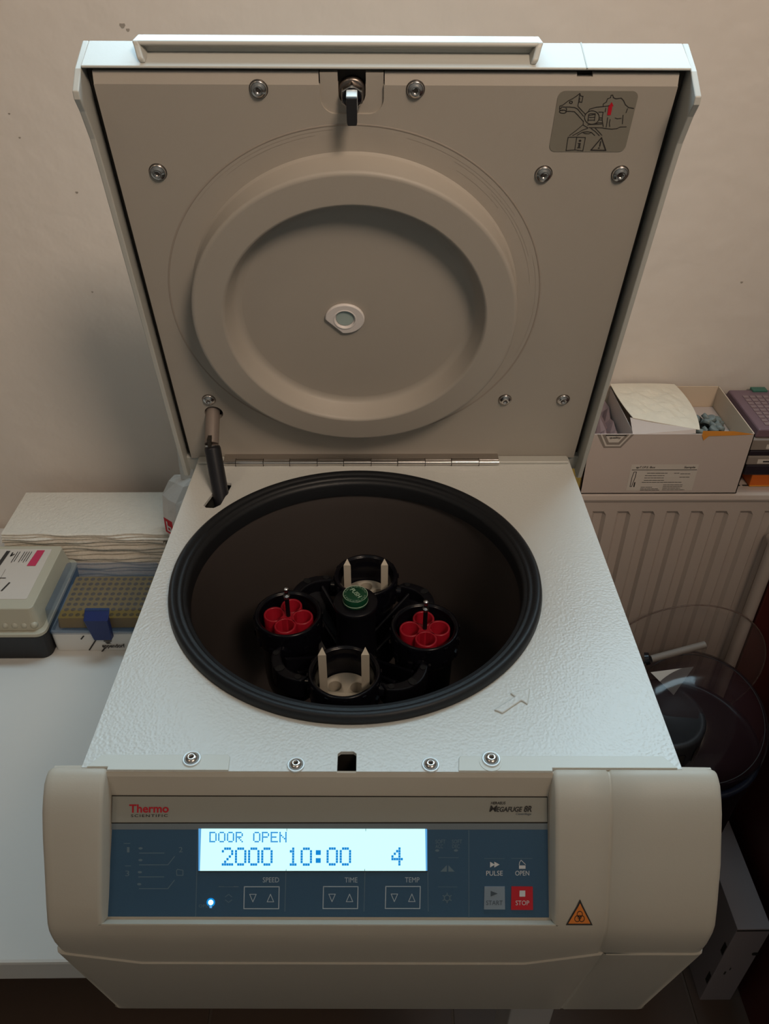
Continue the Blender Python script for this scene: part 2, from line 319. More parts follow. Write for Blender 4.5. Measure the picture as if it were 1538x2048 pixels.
# ---- hinge
MB().box(-.1785,.1885,.1690,.1806,.0,.0032).build('rear_rail','shell',cz,bevel=.0014,bseg=3)
hg = MB().prism([(.1812,.0062),(.1700,.0052),(.1690,.0040),(.1690,.0034),(.1812,.0034)],-.152,.1186,lambda v: Vector((v.z,v.x,v.y))).build('hinge','steel',cz,bevel=.0003)
MB().tube((-.152,.1683,.0028),(.1186,.1683,.0028),.0026,seg=20).build('hinge_pin','steel',hg)
for k in range(5):
    x0 = -.1400+k*.0530
    MB().tube((x0,.1683,.0030),(x0+.0265,.1683,.0030),.0031,seg=20).build('hinge_knuckle','steel',hg)
    MB().box(x0,x0+.0265,.1706,.1712,.0050,.00545).build('hinge_gap','seam',hg)
    MB().box(x0-.0005,x0,.1655,.1712,.0005,.0062).build('hinge_gap','seam',hg); MB().box(x0+.0265,x0+.0270,.1655,.1712,.0005,.0062).build('hinge_gap','seam',hg)
# ---- strut
MB().tube((-.1412,.0985,-.046),(-.1546,.1405,.0365),.0076,.0076,32).lathe([(.0076,0),(.0070,.002),(.004,.0035),(0,.0036)],32,lambda v: Vector((-.1546,.1405,.0365))+(Vector((-.0134,.0420,.0825)).to_track_quat('Z','Y')@v)).build('strut_sleeve','strut',cz)
rd = MB().tube((-.1553,.1425,.0400),(-.1562,.1745,.0640),.0066,.0066,24).tube((-.1550,.1412,.0375),(-.1553,.1425,.0400),.0035,.0066).build('strut_rod','rodmetal',cz)
MB().tube((-.1549,.1410,.0365),(-.1551,.1422,.0405),.0058,.0062,24).build('strut_end','steel',rd)
MB().box(-.1573,-.1540,.1345,.1420,.0415,.0500).build('strut_notch','seam',rd)
# ---- lid
XL0, XL1 = -.196, .2055
def lidbox(m, x0,x1,s0,s1,o0,o1): return m.box(x0,x1,s0,s1,o0,o1,XL)
sh = MB()
lidbox(sh,XL0,XL1,-.012,.3690,-.030,-.0245)              # back plate of the cover
# front wall, slanted: from (s .372,o -.030) to (s .366,o 0)
fw = [(.3720,-.030),(.3660,-.030),(.3664,-.0005),(.3680,-.0005)]
sh.prism(fw, XL0+.0041, XL1-.0041, lambda v: Lp(v.z,v.x,v.y))
lidbox(sh,XL0,XL1,-.020,-.0015,-.030,-.003)             # rear wall strip
side = [(-.020,-.030),(-.023,.006),(-.018,.011),(.02,.0115),(.30,.0110),(.325,.0120),(.345,.0165),(.3545,.0205),(.3592,.0195),(.3664,-.0005),(.3720,-.030)]
sideL = [(a,b-.004 if b>0 else b) for a,b in side]
sh.prism(sideL, XL0, XL0+.0042, lambda v: Lp(v.z,v.x,v.y))
sh.prism(side, XL1-.0042, XL1, lambda v: Lp(v.z,v.x,v.y))
lid = sh.build('lid','shell',cz,bevel=.0012,bseg=3)
# grip lip on the lid's front edge
GX = lambda v: Lp(v.z+(v.z+.02675)/.12525*max(0,v.x-.3690)*.45, v.x, v.y)
gl = MB().prism([(.3690,-.026),(.3750,-.028),(.3770,-.0270),(.3788,-.0120),(.3765,-.0108),(.3735,-.0170),(.3700,-.0165)],-.152,.0985,GX)
for x0,x1 in ((-.1545,-.1505),(.0970,.1010)):
    gl.prism([(.3690,-.026),(.3750,-.028),(.3770,-.0270),(.3788,-.0120),(.3765,-.0100),(.3715,-.0035),(.3685,-.0035)],x0,x1,GX)
gl.build('grip_lip','shell',lid,bevel=.0012,bseg=3)
MB().prism([(.3715,-.0302),(.37225,-.0302),(.36825,-.0003),(.3675,-.0003)],.1332,.1340,lambda v: Lp(v.z,v.x,v.y)).build('cover_joint','band',lid)
MB().box(-.1905,.2005,.0,.3658,-.0240,-.0080,XL).build('liner_backing','seam',lid)
# liner panel
lp = MB().box(-.1862,.1955,.0005,.3571,-.0060,0,XL).build('liner_panel','panel',lid)
cut(lp, MB().lathe([(0,-.0065),(.1300,-.0065),(.1300,.01),(0,.01)],128,lambda v: Lp(CX+v.x,.1811+v.y,v.z),close=True))
cut(lp, MB().lathe([(0,-.02),(.0086,-.02),(.0086,.02),(0,.02)],32,lambda v: Lp(-.1545+v.x,.0622+v.y,v.z),close=True))
cut(lp, MB().prism(rrect(-.0394,.0025,.3385,.40,.010),-.0018,.01,XL))
cut(lp, MB().prism([(-.0275,.37),(-.0275,.3530)]+[(-.0185+.0090*math.cos(math.radians(a)),.3510+.0090*math.sin(math.radians(a))) for a in range(190,351,16)]+[(-.0095,.3530),(-.0095,.37)],-.02,.01,XL))
cut(lp, MB().prism([(.1285,.3615),(.1385,.3615),(.1385,.37),(.1285,.37)],-.02,.01,XL))
MB().box(-.0392,-.0277,.3571,.3640,-.0060,-.0018,XL).build('latch_recess_floor','panel',lid); MB().box(-.0093,.0023,.3571,.3640,-.0060,-.0018,XL).build('latch_recess_floor','panel',lid)
bv = MB()
for a,b in ((-.1860,-.0400),(.0030,.1283),(.1387,.1953)):
    bv.prism([(.3571,.0000),(.3640,-.0034),(.3640,-.0060),(.3571,-.0060)],a,b,lambda v: Lp(v.z,v.x,v.y))
bv.prism([(.3571,.0000),(.3618,-.0022),(.3618,-.0060),(.3571,-.0060)],.1283,.1387,lambda v: Lp(v.z,v.x,v.y))
bv.build('liner_bevel','panel',lid)
# raised ring and dish
MB().lathe([(.1325,-.0008),(.1316,.0004),(.1306,.0022),(.1302,.0030),(.1299,.0215),(.1296,.0225),(.1285,.0237),(.1268,.0240),(.1264,.0240),(.1064,.0240),(.1060,.0240),(.1046,.0234),(.1036,.0218),(.1033,.0212),(.0985,.0100),(.0975,.0086),(.0952,.0070),(.0920,.0064),(.0916,.0064),(0,.0064)],160,lambda v: Lp(CX+v.x,.1811+v.y,v.z)).build('lid_ring','panel',lid,smooth=True)
MB().lathe([(.1512,.00005),(.1508,.0003),(.1500,.0003),(.1496,.00005)],160,lambda v: Lp(CX+v.x,.1811+v.y,v.z)).build('gasket_mark','mark',lid,smooth=True)
for rr,a0,a1 in ((.1462,35,75),(.1440,20,60),(.1475,95,140),(.1450,100,128),(.1420,10,45),(.1468,-20,20),(.1395,40,58)):
    MB().line([(rr*math.cos(math.radians(a0+(a1-a0)*i/24)),rr*math.sin(math.radians(a0+(a1-a0)*i/24))) for i in range(25)],.00018,lambda x,y,o: Lp(CX+x,.1811+y,o),.0001).build('rub_mark','mark',lid)
# viewing port
def pc(v): return Lp(-.0282+v.x,.1765+v.y,v.z)
fl_ = [a for a in circ_pts(0,0,.0162,.0145,n=40)[:-1]]
fl_ = [(x,y) if not (x<-.001 and y<-.001 and (-x-y)>.0168) else (x+(( -x-y)-.0168)/2,y+((-x-y)-.0168)/2) for x,y in fl_]
vp = MB().prism(fl_,.0060,.0092,pc).build('viewing_port','port',lid,bevel=.001)
cut(vp, MB().lathe([(0,.0072),(.0082,.0072),(.0094,.0100),(0,.0100)],32,pc,close=True))
MB().lathe([(.0096,.0092),(.0090,.0098),(.0084,.0092)],32,pc).build('port_rim','port',lid)
MB().disc(.0068,.0077,24,pc).lathe([(.0074,.0073),(.0068,.0077)],24,pc).build('port_lens','lens',lid)
for x,s_,rw in ((-.0795,.3544,.0057),(.0232,.3545,.0057),(-.157,.2976,.0058),(.1168,.2969,.0058),(.1716,.2971,.0058),(-.1562,.0795,.0057),(.1167,.0792,.0057),(.1706,.0791,.0057)):
    X = lambda v,x=x,s_=s_: Lp(x+v.x,s_+v.y,v.z)
    MB().lathe([(rw,0),(rw*.99,.0012),(rw*.90,.0018),(rw*.86,.0018),(rw*.62,.0030),(rw*.34,.0036),(rw*.30,.0014),(0,.0014)],32,X).build('screw','steel',lid)
    MB().lathe([(rw*1.10,.00015),(rw,.0002)],32,X).lathe([(rw*.90,.00185),(rw*.84,.00185)],32,X).disc(rw*.31,.0016,6,X).build('screw_recess','steeldark',lid)
# latch: bracket, nut, pin
MB().box(-.0275,-.0095,.3440,.3640,-.0090,-.0086,XL).build('latch_pocket','steeldark',lid)
Xn = lambda v: Lp(-.0184+v.x,.3510+v.y,v.z)
MB().lathe([(.0092,-.0086),(.0092,-.0030),(.0078,-.0024),(0,-.0024)],32,Xn).build('latch_washer','steeldark',lid)
MB().prism([(.0080*math.sin(math.radians(60*k)),.0080*math.cos(math.radians(60*k))) for k in range(6)],-.003,.0045,Xn).build('latch_nut','steel',lid,bevel=.0007)
MB().lathe([(.0064,.0045),(.0060,.0062),(0,.0062)],24,Xn).build('latch_collar','blackgloss',lid)
MB().box(-.0036,.0036,-.0035,.0060,.0060,.0160,Xn).build('latch_hook_arm','brightsteel',lid,bevel=.0006)
MB().prism([(-.0036,.0058),(.0036,.0058),(.0034,-.0100),(.0030,-.0122),(-.0030,-.0122),(-.0034,-.0100)],.0155,.0182,Xn).build('latch_hook','boxblack',lid,bevel=.0008)
# ---- lid warning sticker
SA = bil(Lp(.1172,.3538,0),Lp(.1712,.3545,0),Lp(.1182,.3135,0),Lp(.1704,.3130,0),((222,85),(1448,72),(88,1042),(1262,1035)),Lp(0,0,1)-Lp(0,0,0))
MB().prism(rrect(.1176,.1708,.3133,.3542,.0045),0,.0003,XL).build('warning_sticker','sticker',lid)
st = MB()
W_ = 11
for pl in ([(248,305),(290,292),(375,225),(440,190),(500,150),(545,112),(560,150),(595,155),(580,245),(540,240),(548,180)],
  [(545,112),(530,250),(522,300)],[(248,305),(245,345),(265,345),(275,320),(300,320),(400,320),(470,325),(520,350),(610,460)],[(340,335),(352,350),(345,385),(400,385),(470,390),(520,440),(610,540),(610,600),(680,640)],[(245,345),(250,375),(300,370)],
  [(525,310),(580,370),(640,430)],[(640,430),(680,390),(700,350),(800,320),(900,310),(980,300),(1000,290)],[(905,305),(905,270),(950,240),(965,190),(1010,175),(1015,140),(1040,135),(1055,175),(1090,190),(1170,180),(1210,220),(1240,280),(1290,320),(1370,335)],
  [(840,395),(910,395)],[(850,485),(900,485)],[(850,515),(900,515)],[(800,580),(840,560),(900,560)],[(680,600),(700,590),(900,580)],[(700,640),(800,640),(900,640),(960,650),(1050,660),(1130,650),(1180,625),(1275,620)],
  [(910,395),(900,450),(900,520),(920,620)],[(980,480),(975,560),(965,630)],[(1020,510),(1010,560),(1020,620)],[(1095,485),(1130,495),(1190,488)],[(1215,440),(1212,575)],[(1275,340),(1258,400)],[(945,335),(940,390)],
  [(600,600),(500,690),(400,770)],[(680,650),(600,680),(540,720),(450,770)],[(520,765),(600,715),(680,705),(740,715),(795,765)],[(600,715),(640,735),(700,738),(740,715)],[(730,650),(800,700),(865,765)],[(800,650),(860,710),(905,760)],
  [(680,540),(690,430),(720,420),(790,420),(780,530)],[(680,520),(780,520)],[(690,450),(790,430)],[(700,480),(785,475)]):
    st.line(pl,W_,SA,.0005)
st.line(circ_pts(415,247,22,18),W_,SA,.0005); st.line(circ_pts(295,392,52,25),W_,SA,.0005); st.line(circ_pts(740,480,112,105,n=28),W_,SA,.0005)
st.line([(380,800),(510,795),(650,800),(615,1020),(490,1005),(350,1020)],W_,SA,.0005,True).line([(515,797),(488,1005)],W_,SA,.0005)
st.poly(circ_pts(567,853,20,18)[:-1],SA,.0005).poly([(530,890),(580,890),(568,965),(580,965),(578,975),(522,975),(524,962),(538,962),(545,902),(530,900)],SA,.0005)
st.line([(900,800),(975,1005),(742,1005)],18,SA,.0005,True).poly([(880,855),(900,855),(885,945),(868,945)],SA,.0005).poly(circ_pts(866,968,14,12)[:-1],SA,.0005)
st.build('sticker_drawing','ink',lid)
MB().poly([(972,440),(1025,440),(1045,300),(1062,300),(1030,240),(990,300),(985,300)],SA,.0006).build('sticker_arrow','redink',lid)
# ---- control console
rows = [(-.1836,-.0004),(-.1862,.0004),(-.1894,-.0003),(-.1943,-.0023),(-.2010,-.0081),(-.2071,-.0147),(-.2164,-.0268),(-.2257,-.0392),(-.2404,-.0591),(-.2471,-.0712),(-.2486,-.0775),(-.2490,-.0830),(-.2487,-.0925),(-.2458,-.1087),(-.2425,-.1297),(-.2154,-.2684)]
xl = [-.2110,-.2115,-.2118,-.2120,-.2120,-.2120,-.2115,-.2105,-.2092,-.2090,-.2090,-.2088,-.2088,-.2090,-.2090,-.2115]
xr = [.2121,.2124,.2126,.2127,.2127,.2127,.2122,.2118,.2098,.2092,.2088,.2085,.2085,.2093,.2085,.2100]
seamx = [.1430,.1430,.1430,.1428,.1424,.1424,.1420,.1413,.1403,.1400,.1398,.1398,.1405,.1425,.1428,.1445]
def normal(i):
    a = rows[max(0,i-1)]; b = rows[min(len(rows)-1,i+1)]; t = Vector((0,b[0]-a[0],b[1]-a[1])).normalized(); return Vector((0,t.z,-t.y))
con = MB(); nr = len(rows)
def grid(cols, i0, i1):           # cols: functions i -> (x, depth below surface)
    vs = []; 
    for i in range(i0,i1):
        for cf in cols:
            x, dep = cf(i); y, z = rows[i]; P = Vector((x,y,z))-normal(i)*dep; vs.append(CF(P))
    k = len(cols); n = i1-i0
    con.add(vs,[(a*k+b,a*k+b+1,(a+1)*k+b+1,(a+1)*k+b) for a in range(n-1) for b in range(k-1)],True)
LEDGE = 9                        # row index of the recess' lower lip
crA, crB = Vector((0,-.2458,-.1087)), Vector((0,-.2425,-.1297))
def crease(x):                   # the crease dips in the middle of the width
    if x < -.160: tt = max(0,(x+.2094)/.0494)
    elif x > .0958: tt = max(0,1-(x-.0958)/.0472)
    else: tt = 1
    return crA.lerp(crB,tt)
def ext(a,i): return a[i] if i < len(a) else a[-1]
def pos(i,x):
    if i < 13: return Vector((x,*rows[i]))
    cr = crease(x); 
    return [Vector((x,cr.y-.0002,cr.z+.0010)),Vector((x,cr.y,cr.z)),Vector((x,cr.y-.0010,cr.z-.0001)),Vector((x,cr.y-.0011,cr.z-.0006)),Vector((x,cr.y-.0009,cr.z-.0016)),
            Vector((x,-.2158,-.2672)),Vector((x,-.2154,-.2680)),Vector((x,-.2130,-.2686)),Vector((x,-.160,-.2686))][i-13]
def grid(cols, i0, i1):
    vs = []
    for i in range(i0,i1):
        ii = min(i,15) if i < 16 else 15
        for cf in cols:
            x, dep = cf(min(i,15)); P = pos(i,x)
            nn = normal(i) if i < 13 else (Vector((0,-.98,-.19)) if i < 19 else Vector((0,0,-1)))
            vs.append(CF(P-nn*dep))
    k = len(cols); n = i1-i0
    con.add(vs,[(a*k+b,a*k+b+1,(a+1)*k+b+1,(a+1)*k+b) for a in range(n-1) for b in range(k-1)],True)
grv = [lambda i:(seamx[i]-.0016,0),lambda i:(seamx[i]-.0008,.0009),lambda i:(seamx[i],.0012),lambda i:(seamx[i]+.0008,.0009),lambda i:(seamx[i]+.0016,0)]
left = [lambda i: (xl[i]+.0035,.012),lambda i:(xl[i]+.0006,.0060),lambda i:(xl[i]+.0003,.0035),lambda i:(xl[i]+.0013,.0012),lambda i:(xl[i]+.0035,.0002),lambda i:(xl[i]+.007,0)]
right = [lambda i:(xr[i]-.007,0),lambda i:(xr[i]-.0035,.0002),lambda i:(xr[i]-.0013,.0012),lambda i:(xr[i]-.0003,.0035),lambda i:(xr[i]-.0006,.0060),lambda i:(xr[i]-.0035,.012)]
fiL = [lambda i:(FI-.0030,0),lambda i:(FI-.0008,.0006),lambda i:(FI,.0020),lambda i:(FI+.0016,.0105)]
fiR = [lambda i:(FR-.0016,.0105),lambda i:(FR,.0020),lambda i:(FR+.0008,.0006),lambda i:(FR+.0030,0)]
grid(left+[lambda i:(-.19,0)]+fiL,0,LEDGE+1)
grid(fiR+[lambda i:(.125,0)]+grv+[lambda i:(.17,0)]+right,0,LEDGE+1)
mid = [lambda i,q=q:(q,0) for q in (FI-.0030,FI,-.160,-.12,-.07,-.02,.03,.07,.0958,FR,FR+.0030)]
grid(left+[lambda i:(-.19,0)]+mid+[lambda i:(.125,0)]+grv+[lambda i:(.17,0)]+right,LEDGE,22)
for xx,sg in ((xl,1),(xr,-1)):     # side walls back to the housing
    vs = []
    for i in range(22):
        x = ext(xx,i)+sg*.0035; P = pos(i,x); nn = normal(i) if i < 13 else (Vector((0,-.98,-.19)) if i < 19 else Vector((0,0,-1)))
        P = P-nn*.012; yb = -.1815 if P.z > -.10 else -.165
        vs += [CF(P),CF((P.x,max(yb,P.y),P.z))]
    con.add(vs,[(2*i,2*i+1,2*i+3,2*i+2) for i in range(21)],True)
con.add([CF(q) for q in ((-.2075,-.1836,-.0004),(-.19,-.1836,-.0004),(-.19,-.1818,-.0004),(-.2075,-.1818,-.0008))],[(0,1,2,3)])
con.add([CF(q) for q in ((.19,-.1836,-.0004),(.2086,-.1836,-.0004),(.2086,-.1818,-.0008),(.19,-.1818,-.0004))],[(0,1,2,3)])
console = con.build('console','fascia',cz,recalc=False)
bm = bmesh.new(); bm.from_mesh(console.data); bmesh.ops.remove_doubles(bm,verts=bm.verts,dist=.00002); bm.to_mesh(console.data); bm.free()
nP = Vector((0,-.767,.641)); dn = Vector((0,-.641,-.767))
PT = Vector((0,-.1877,.0)); 
pT0 = Vector((0,-.1922,-.0170)); pB0 = Vector((0,-.2402,-.0745))
rb = Vector((0,-.2412,-.0757))
rc = MB().add([CF(q) for q in ((FI-.003,-.1855,-.0004),(FR+.003,-.1855,-.0004),(FR+.003,-.1866,-.0008),(FI-.003,-.1866,-.0008),(FR+.003,-.1882,-.0030),(FI-.003,-.1882,-.0030),(FR+.003,pT0.y,pT0.z),(FI-.003,pT0.y,pT0.z),(FR+.004,rb.y,rb.z),(FI-.004,rb.y,rb.z),(FR+.001,rows[LEDGE][0]+.0006,rows[LEDGE][1]+.0004),(FI-.001,rows[LEDGE][0]+.0006,rows[LEDGE][1]+.0004),(FR+.001,rows[LEDGE][0]-.0002,rows[LEDGE][1]-.0006),(FI-.001,rows[LEDGE][0]-.0002,rows[LEDGE][1]-.0006))],
    [(0,1,2,3),(3,2,4,5),(5,4,6,7),(7,6,8,9),(9,8,10,11),(11,10,12,13)])
rc.build('console_recess','fascia',console,recalc=True)
# console art frame, in the units of the membrane's printed layout
PA_ = bil(CF((-.1716,pT0.y,pT0.z)),CF((.1050,pT0.y,pT0.z)),CF((-.1725,pB0.y,pB0.z)),CF((.1054,pB0.y,pB0.z)),((225,1590),(1095,1596),(218,1833),(1100,1836)),CF(nP)-CF((0,0,0)))
PA = PA_
def patch(name, pts, m, th=.0004, off=0, parent=None):
    q = MB(); n = len(pts); q.add([PA(a,b,off) for a,b in pts]+[PA(a,b,off+th) for a,b in pts],[tuple(range(n)),tuple(range(n,2*n))]+[(i,(i+1)%n,n+(i+1)%n,n+i) for i in range(n)])
    return q.build(name,m,parent)
def R4(x0,y0,x1,y1,sl=.006): return [(x0,y0+sl*(x0-660)),(x1,y0+sl*(x1-660)),(x1,y1+sl*(x1-660)),(x0,y1+sl*(x0-660))]
mem = patch('membrane',[(225.5,1658),(1096.5,1661),(1100,1835),(218.5,1832)],'navy',.0005,0,cz)
patch('brand_band',[(226,1591.5),(1094.5,1597.5),(1095.5,1646),(225,1644)],'band',.0006,0,mem)
patch('band_shadow_line',[(224.5,1589.5),(1095.8,1595.5),(1096.5,1649),(224,1646.5)],'seam',.0003,0,mem)
patch('slate_band',[(225,1646.5),(1095.8,1649),(1096.2,1661.2),(224.5,1658.2)],'strip',.0006,0,mem)
# display
dsp = patch('display',[(404,1657),(851,1659),(853,1742),(402,1741)],'lcd',.0009,0,mem)
patch('display_edge',[(398.5,1656.8),(404,1657),(402,1741),(399,1741)],'lcdedge',.0009,0,mem)
patch('display_edge',[(851,1659),(855,1659.2),(856,1742),(853,1742)],'lcdedge',.0009,0,mem)
patch('display_shadow_line',[(399,1741),(856,1742),(856,1744.5),(399,1743.2)],'seam',.0009,0,mem)
G = {'D':'11110 10001 10001 10001 10001 10001 11110','O':'01110 10001 10001 10001 10001 10001 01110','R':'11110 10001 10001 11110 10100 10010 10001','P':'11110 10001 10001 11110 10000 10000 10000','E':'11111 10000 10000 11110 10000 10000 11111','N':'10001 10001 11001 10101 10011 10001 10001',
 '2':'01110 10001 00001 00010 00100 01000 11111','0':'01110 10001 10001 10001 10001 10001 01110','1':'00100 01100 00100 00100 00100 00100 01110','4':'00010 00110 01010 10010 11111 00010 00010',':':'00000 01100 01100 00000 01100 01100 00000'}
def dots(s,x,y,px,py,adv):
    q = MB()
    for ch in s:
        if ch != ' ':
            for rr,row in enumerate(G[ch].split()):
                for cc,b in enumerate(row):
                    if b == '1':
                        a = x+cc*px; bb = y+rr*py+.004*(a-600); q.poly([(a,bb),(a+px*.92,bb),(a+px*.92,bb+py*.92),(a,bb+py*.92)],PA,.0011)
        x += adv
    return q
dots('DOOR OPEN',420.5,1663.5,2.95,3.05,17.45).build('display_text','lcdpix',mem)
q = dots('2000',445.5,1694.8,4.65,5.25,26.2); 
q2 = dots('10',576.5,1694.8,4.65,5.25,26.2); 
for yy in (1700.2,1716.0): MB().poly([(633,yy),(643,yy),(643,yy+9.5),(633,yy+9.5)],PA,.0011).build('display_colon','lcdpix',mem)
q4 = dots('00',654.5,1694.4,4.65,5.25,26.2); q5 = dots('4',784,1694.2,4.65,5.25,26.2)
for k in (q,q2,q4,q5): k.build('display_digits','lcdpix',mem)
# printed rules, frames, symbols
A = PA; OF = .0007
def stroke(nm,m,*lines,off=OF,polys=()):
    q = MB()
    for pts,wd_,cl in lines: q.line(pts,wd_,A,off,cl)
    for pp_ in polys: q.poly(pp_,A,off)
    return q.build(nm,m,mem)
for pl in ([(397.5,1659),(394,1832)],[(857,1745),(858.5,1822)],[(938.5,1662),(940,1835)],[(573.5,1745),(572,1822)],[(731.5,1745),(730,1822)]): stroke('separator_line','dimink',(pl,1.1,False))
for x,y in ((575,1657.5),(732.5,1658),(574,1738),(731,1738)): stroke('tick_mark','dimink',([(x,y),(x,y+4)],.9,False),off=.0012)
for y0 in (0,47.5):
    stroke('program_line','dimink',([(281-y0*.03,1705.5+y0),(330,1705.5+y0)],1.5,False)); stroke('program_line','dimink',([(281,1729+y0),(338,1729+y0),(351,1712.5+y0)],1.5,False))
for x,y in ((283,1696),(283,1719.5),(282,1743.5),(281,1767.5),(875.5,1702),(913,1702)): stroke('indicator_window','dimink',polys=(circ_pts(x,y,4.2,2.4,n=12)[:-1],))
for pl in ([(250,1686),(262,1686)],[(253,1731),(264,1731)],[(440,1772.5),(450,1772.8)],[(470,1772.5),(479,1772.8)]): stroke('key_edge','dimink',(pl,1.2,False))
stroke('folder_symbol','dimink',([(355,1741),(357,1738),(361,1739),(368,1740),(368,1750),(356,1750)],1.5,True))
stroke('ramp_symbol','dimink',polys=([(882,1744),(895,1731),(895,1744)],)); stroke('ramp_symbol','dimink',polys=([(898,1731),(911,1744),(898,1744)],))
for x0,y0,x1 in ((878,1716,918),(878,1774,916),(440,1773,478),(970,1718,1010),(1024,1718,1066)): stroke('key_edge','dimink',([(x0,y0),(x1,y0+.3)],.8,False))
stroke('up_symbol','dimink',([(453,1793),(459.5,1788),(466,1793)],1.2,False)); stroke('down_symbol','dimink',([(453,1799),(459.5,1804),(466,1799)],1.2,False))
for x0,x1,y0,y1 in ((490.5,560,1773,1816.5),(648.5,717.5,1773,1816.5),(773,842,1773,1816.5)):
    stroke('key_frame','paleink',([(x0+.3,y0),(x1+.3,y0+.2),(x1-.4,y1+.2),(x0-.4,y1)],1.8,True))
    stroke('down_symbol','paleink',([(x0+11,y0+15),(x0+24,y0+15),(x0+17.5,y0+30)],1.4,True)); stroke('up_symbol','paleink',([(x0+46,y0+30),(x0+59,y0+30),(x0+52.5,y0+15)],1.4,True))
snow = MB()
for a in range(0,360,60):
    ra = math.radians(a+30); snow.line([(896+6.5*math.cos(ra),1796+6.5*math.sin(ra)),(896+9.5*math.cos(ra),1796+9.5*math.sin(ra))],2,A,OF)
snow.line(circ_pts(896,1796,5.6,n=12),2,A,OF); snow.build('snowflake_symbol','dimink',mem)
for s_,x,y,h,wd,m in (('SPEED',527.5,1764.5,10,32.5,'paleink'),('TIME',691,1765,10,25.5,'paleink'),('TEMP',811.5,1765,10,29,'paleink'),('PULSE',974,1752,9.5,33,'whiteink'),('OPEN',1032,1752,9.5,28,'whiteink'),
   ('1',256,1704,10.5,5,'dimink'),('3',253,1751.5,11,8,'dimink'),('2',359.5,1704,10.5,7.5,'dimink'),('SOFT',872,1688,7.5,20,'dimink'),('ACC',872,1697.5,7.5,15,'dimink'),('SOFT',905,1688,7.5,20,'dimink'),('DEC',905.5,1697.5,7.5,15,'dimink'),('OPEN',400,1814,6,26,'dimink')):
    text(mem,'lettering',s_,A,x,y,h,m,wd,off=OF)
text(mem,'brand_lettering','Thermo',A,260,1624.5,17,'redink',79,bold=.025,off=.0009,label='red lettering'); text(mem,'brand_lettering','SCIENTIFIC',A,263.5,1633.2,5.6,'ink',73.5,bold=.012,off=.0009,space=1.25)
text(mem,'model_lettering','HERAEUS',A,982,1610.5,5.6,'ink',29,bold=.02,shear=.2,off=.0009); text(mem,'model_lettering','M',A,979,1625.2,12.8,'ink',13.5,bold=.008,shear=.22,off=.0009)
text(mem,'model_lettering','EGAFUGE',A,993.2,1625.4,10.2,'ink',50,bold=.03,shear=.22,off=.0009); text(mem,'model_lettering','8R',A,1047.5,1625.8,12.4,'ink',16.5,bold=.03,shear=.22,off=.0009); text(mem,'model_lettering','Centrifuge',A,1031.5,1633.4,6.2,'startink',31,shear=.2,off=.0009)
ks = patch('start_key',[(970.5,1773.2),(1011,1773.4),(1012,1818.5),(969.8,1818.3)],'keygrey',.0010,0,mem); kr = patch('stop_key',[(1024.5,1773.4),(1067,1773.8),(1068,1819.5),(1024,1819.3)],'keyred',.0010,0,mem)
MB().poly([(983,1781.5),(983,1792.5),(997,1787)],A,.0012).build('start_symbol','startink',mem); text(mem,'lettering','START',A,974,1809.5,9,'startink',33,off=.0012)
MB().poly([(1040.5,1781),(1052,1781),(1052,1793),(1040.5,1793)],A,.0012).build('stop_symbol','whiteink',mem); text(mem,'lettering','STOP',A,1033,1809.8,9.2,'whiteink',27,off=.0012)
MB().poly([(981.5,1724.5),(990,1729.8),(990,1724.5),(1000.5,1730.2),(990,1736),(990,1731),(981.5,1736)],A,OF).build('pulse_symbol','whiteink',mem)
MB().poly([(1039.5,1732),(1052.5,1732),(1052.5,1738.6),(1039.5,1738.6)],A,OF).line([(1039.8,1731),(1040.5,1726),(1043.5,1721.5),(1052.3,1730)],1.2,A,OF).build('open_symbol','whiteink',mem)
MB().lathe([(.0027,.0006),(.0014,.0007)],20,lambda v: PA(424,1804,v.z)+Vector((v.x,v.y*.64,v.y*.77))).build('led_glow_ring','lcdpix',mem)  # emissive ring: the LED's halo of glow painted as a disc
MB().lathe([(.0017,.0004),(.0015,.0010),(.0008,.0013),(0,.0014)],16,lambda v: PA(424,1804,v.z)+Vector((v.x,v.y*.64,v.y*.77))).build('status_led','led',mem)
MB().poly([(421.5,1810),(426.5,1810),(426.5,1815),(421.5,1815)],A,.0008).build('status_mark','lcdedge',mem)
# biohazard triangle on the right flange
def fpt(x,z): # point on the flange surface at height z
    for i in range(len(rows)-1):
        if rows[i][1] >= z >= rows[i+1][1]:
            k = (rows[i][1]-z)/(rows[i][1]-rows[i+1][1]+1e-12); y = rows[i][0]+(rows[i+1][0]-rows[i][0])*k; return Vector((x,y,z))
    return Vector((x,-.24,z))
BA = bil(CF((.1143,-.2468,-.0690)),CF((.1311,-.2468,-.0690)),CF((.1143,-.2468,-.0690)),CF((.1311,-.2468,-.0690)),((0,0),(1,0),(0,1),(1,1)),(0,-.767,.641)) if False else None
bT, bB = Vector((0,-.2370,-.0558)), Vector((0,-.2475,-.0705)); bn = Vector((0,-.8136,.5814))
def BH(x,y,off=.0003):  # x 0..54, y 0 (top)..42 (bottom)
    k = y/42; P = fpt(.1143+.0168*x/54, bT.z+(bB.z-bT.z)*k); return CF(P+bn*(off+.0002))
def tri(ins,off,m,nm):
    a = [(27,0+ins*1.9),(54-ins*1.6,42-ins),(ins*1.6,42-ins)]; q = MB()
    N = 8
    for k in range(N):
        y0 = a[0][1]+(a[1][1]-a[0][1])*k/N; y1 = a[0][1]+(a[1][1]-a[0][1])*(k+1)/N; w0 = (a[1][0]-a[2][0])/2*k/N; w1 = (a[1][0]-a[2][0])/2*(k+1)/N
        q.add([BH(27-w0,y0,off),BH(27+w0,y0,off),BH(27+w1,y1,off),BH(27-w1,y1,off)],[(0,1,2,3)])
    return q.build(nm,m,console)
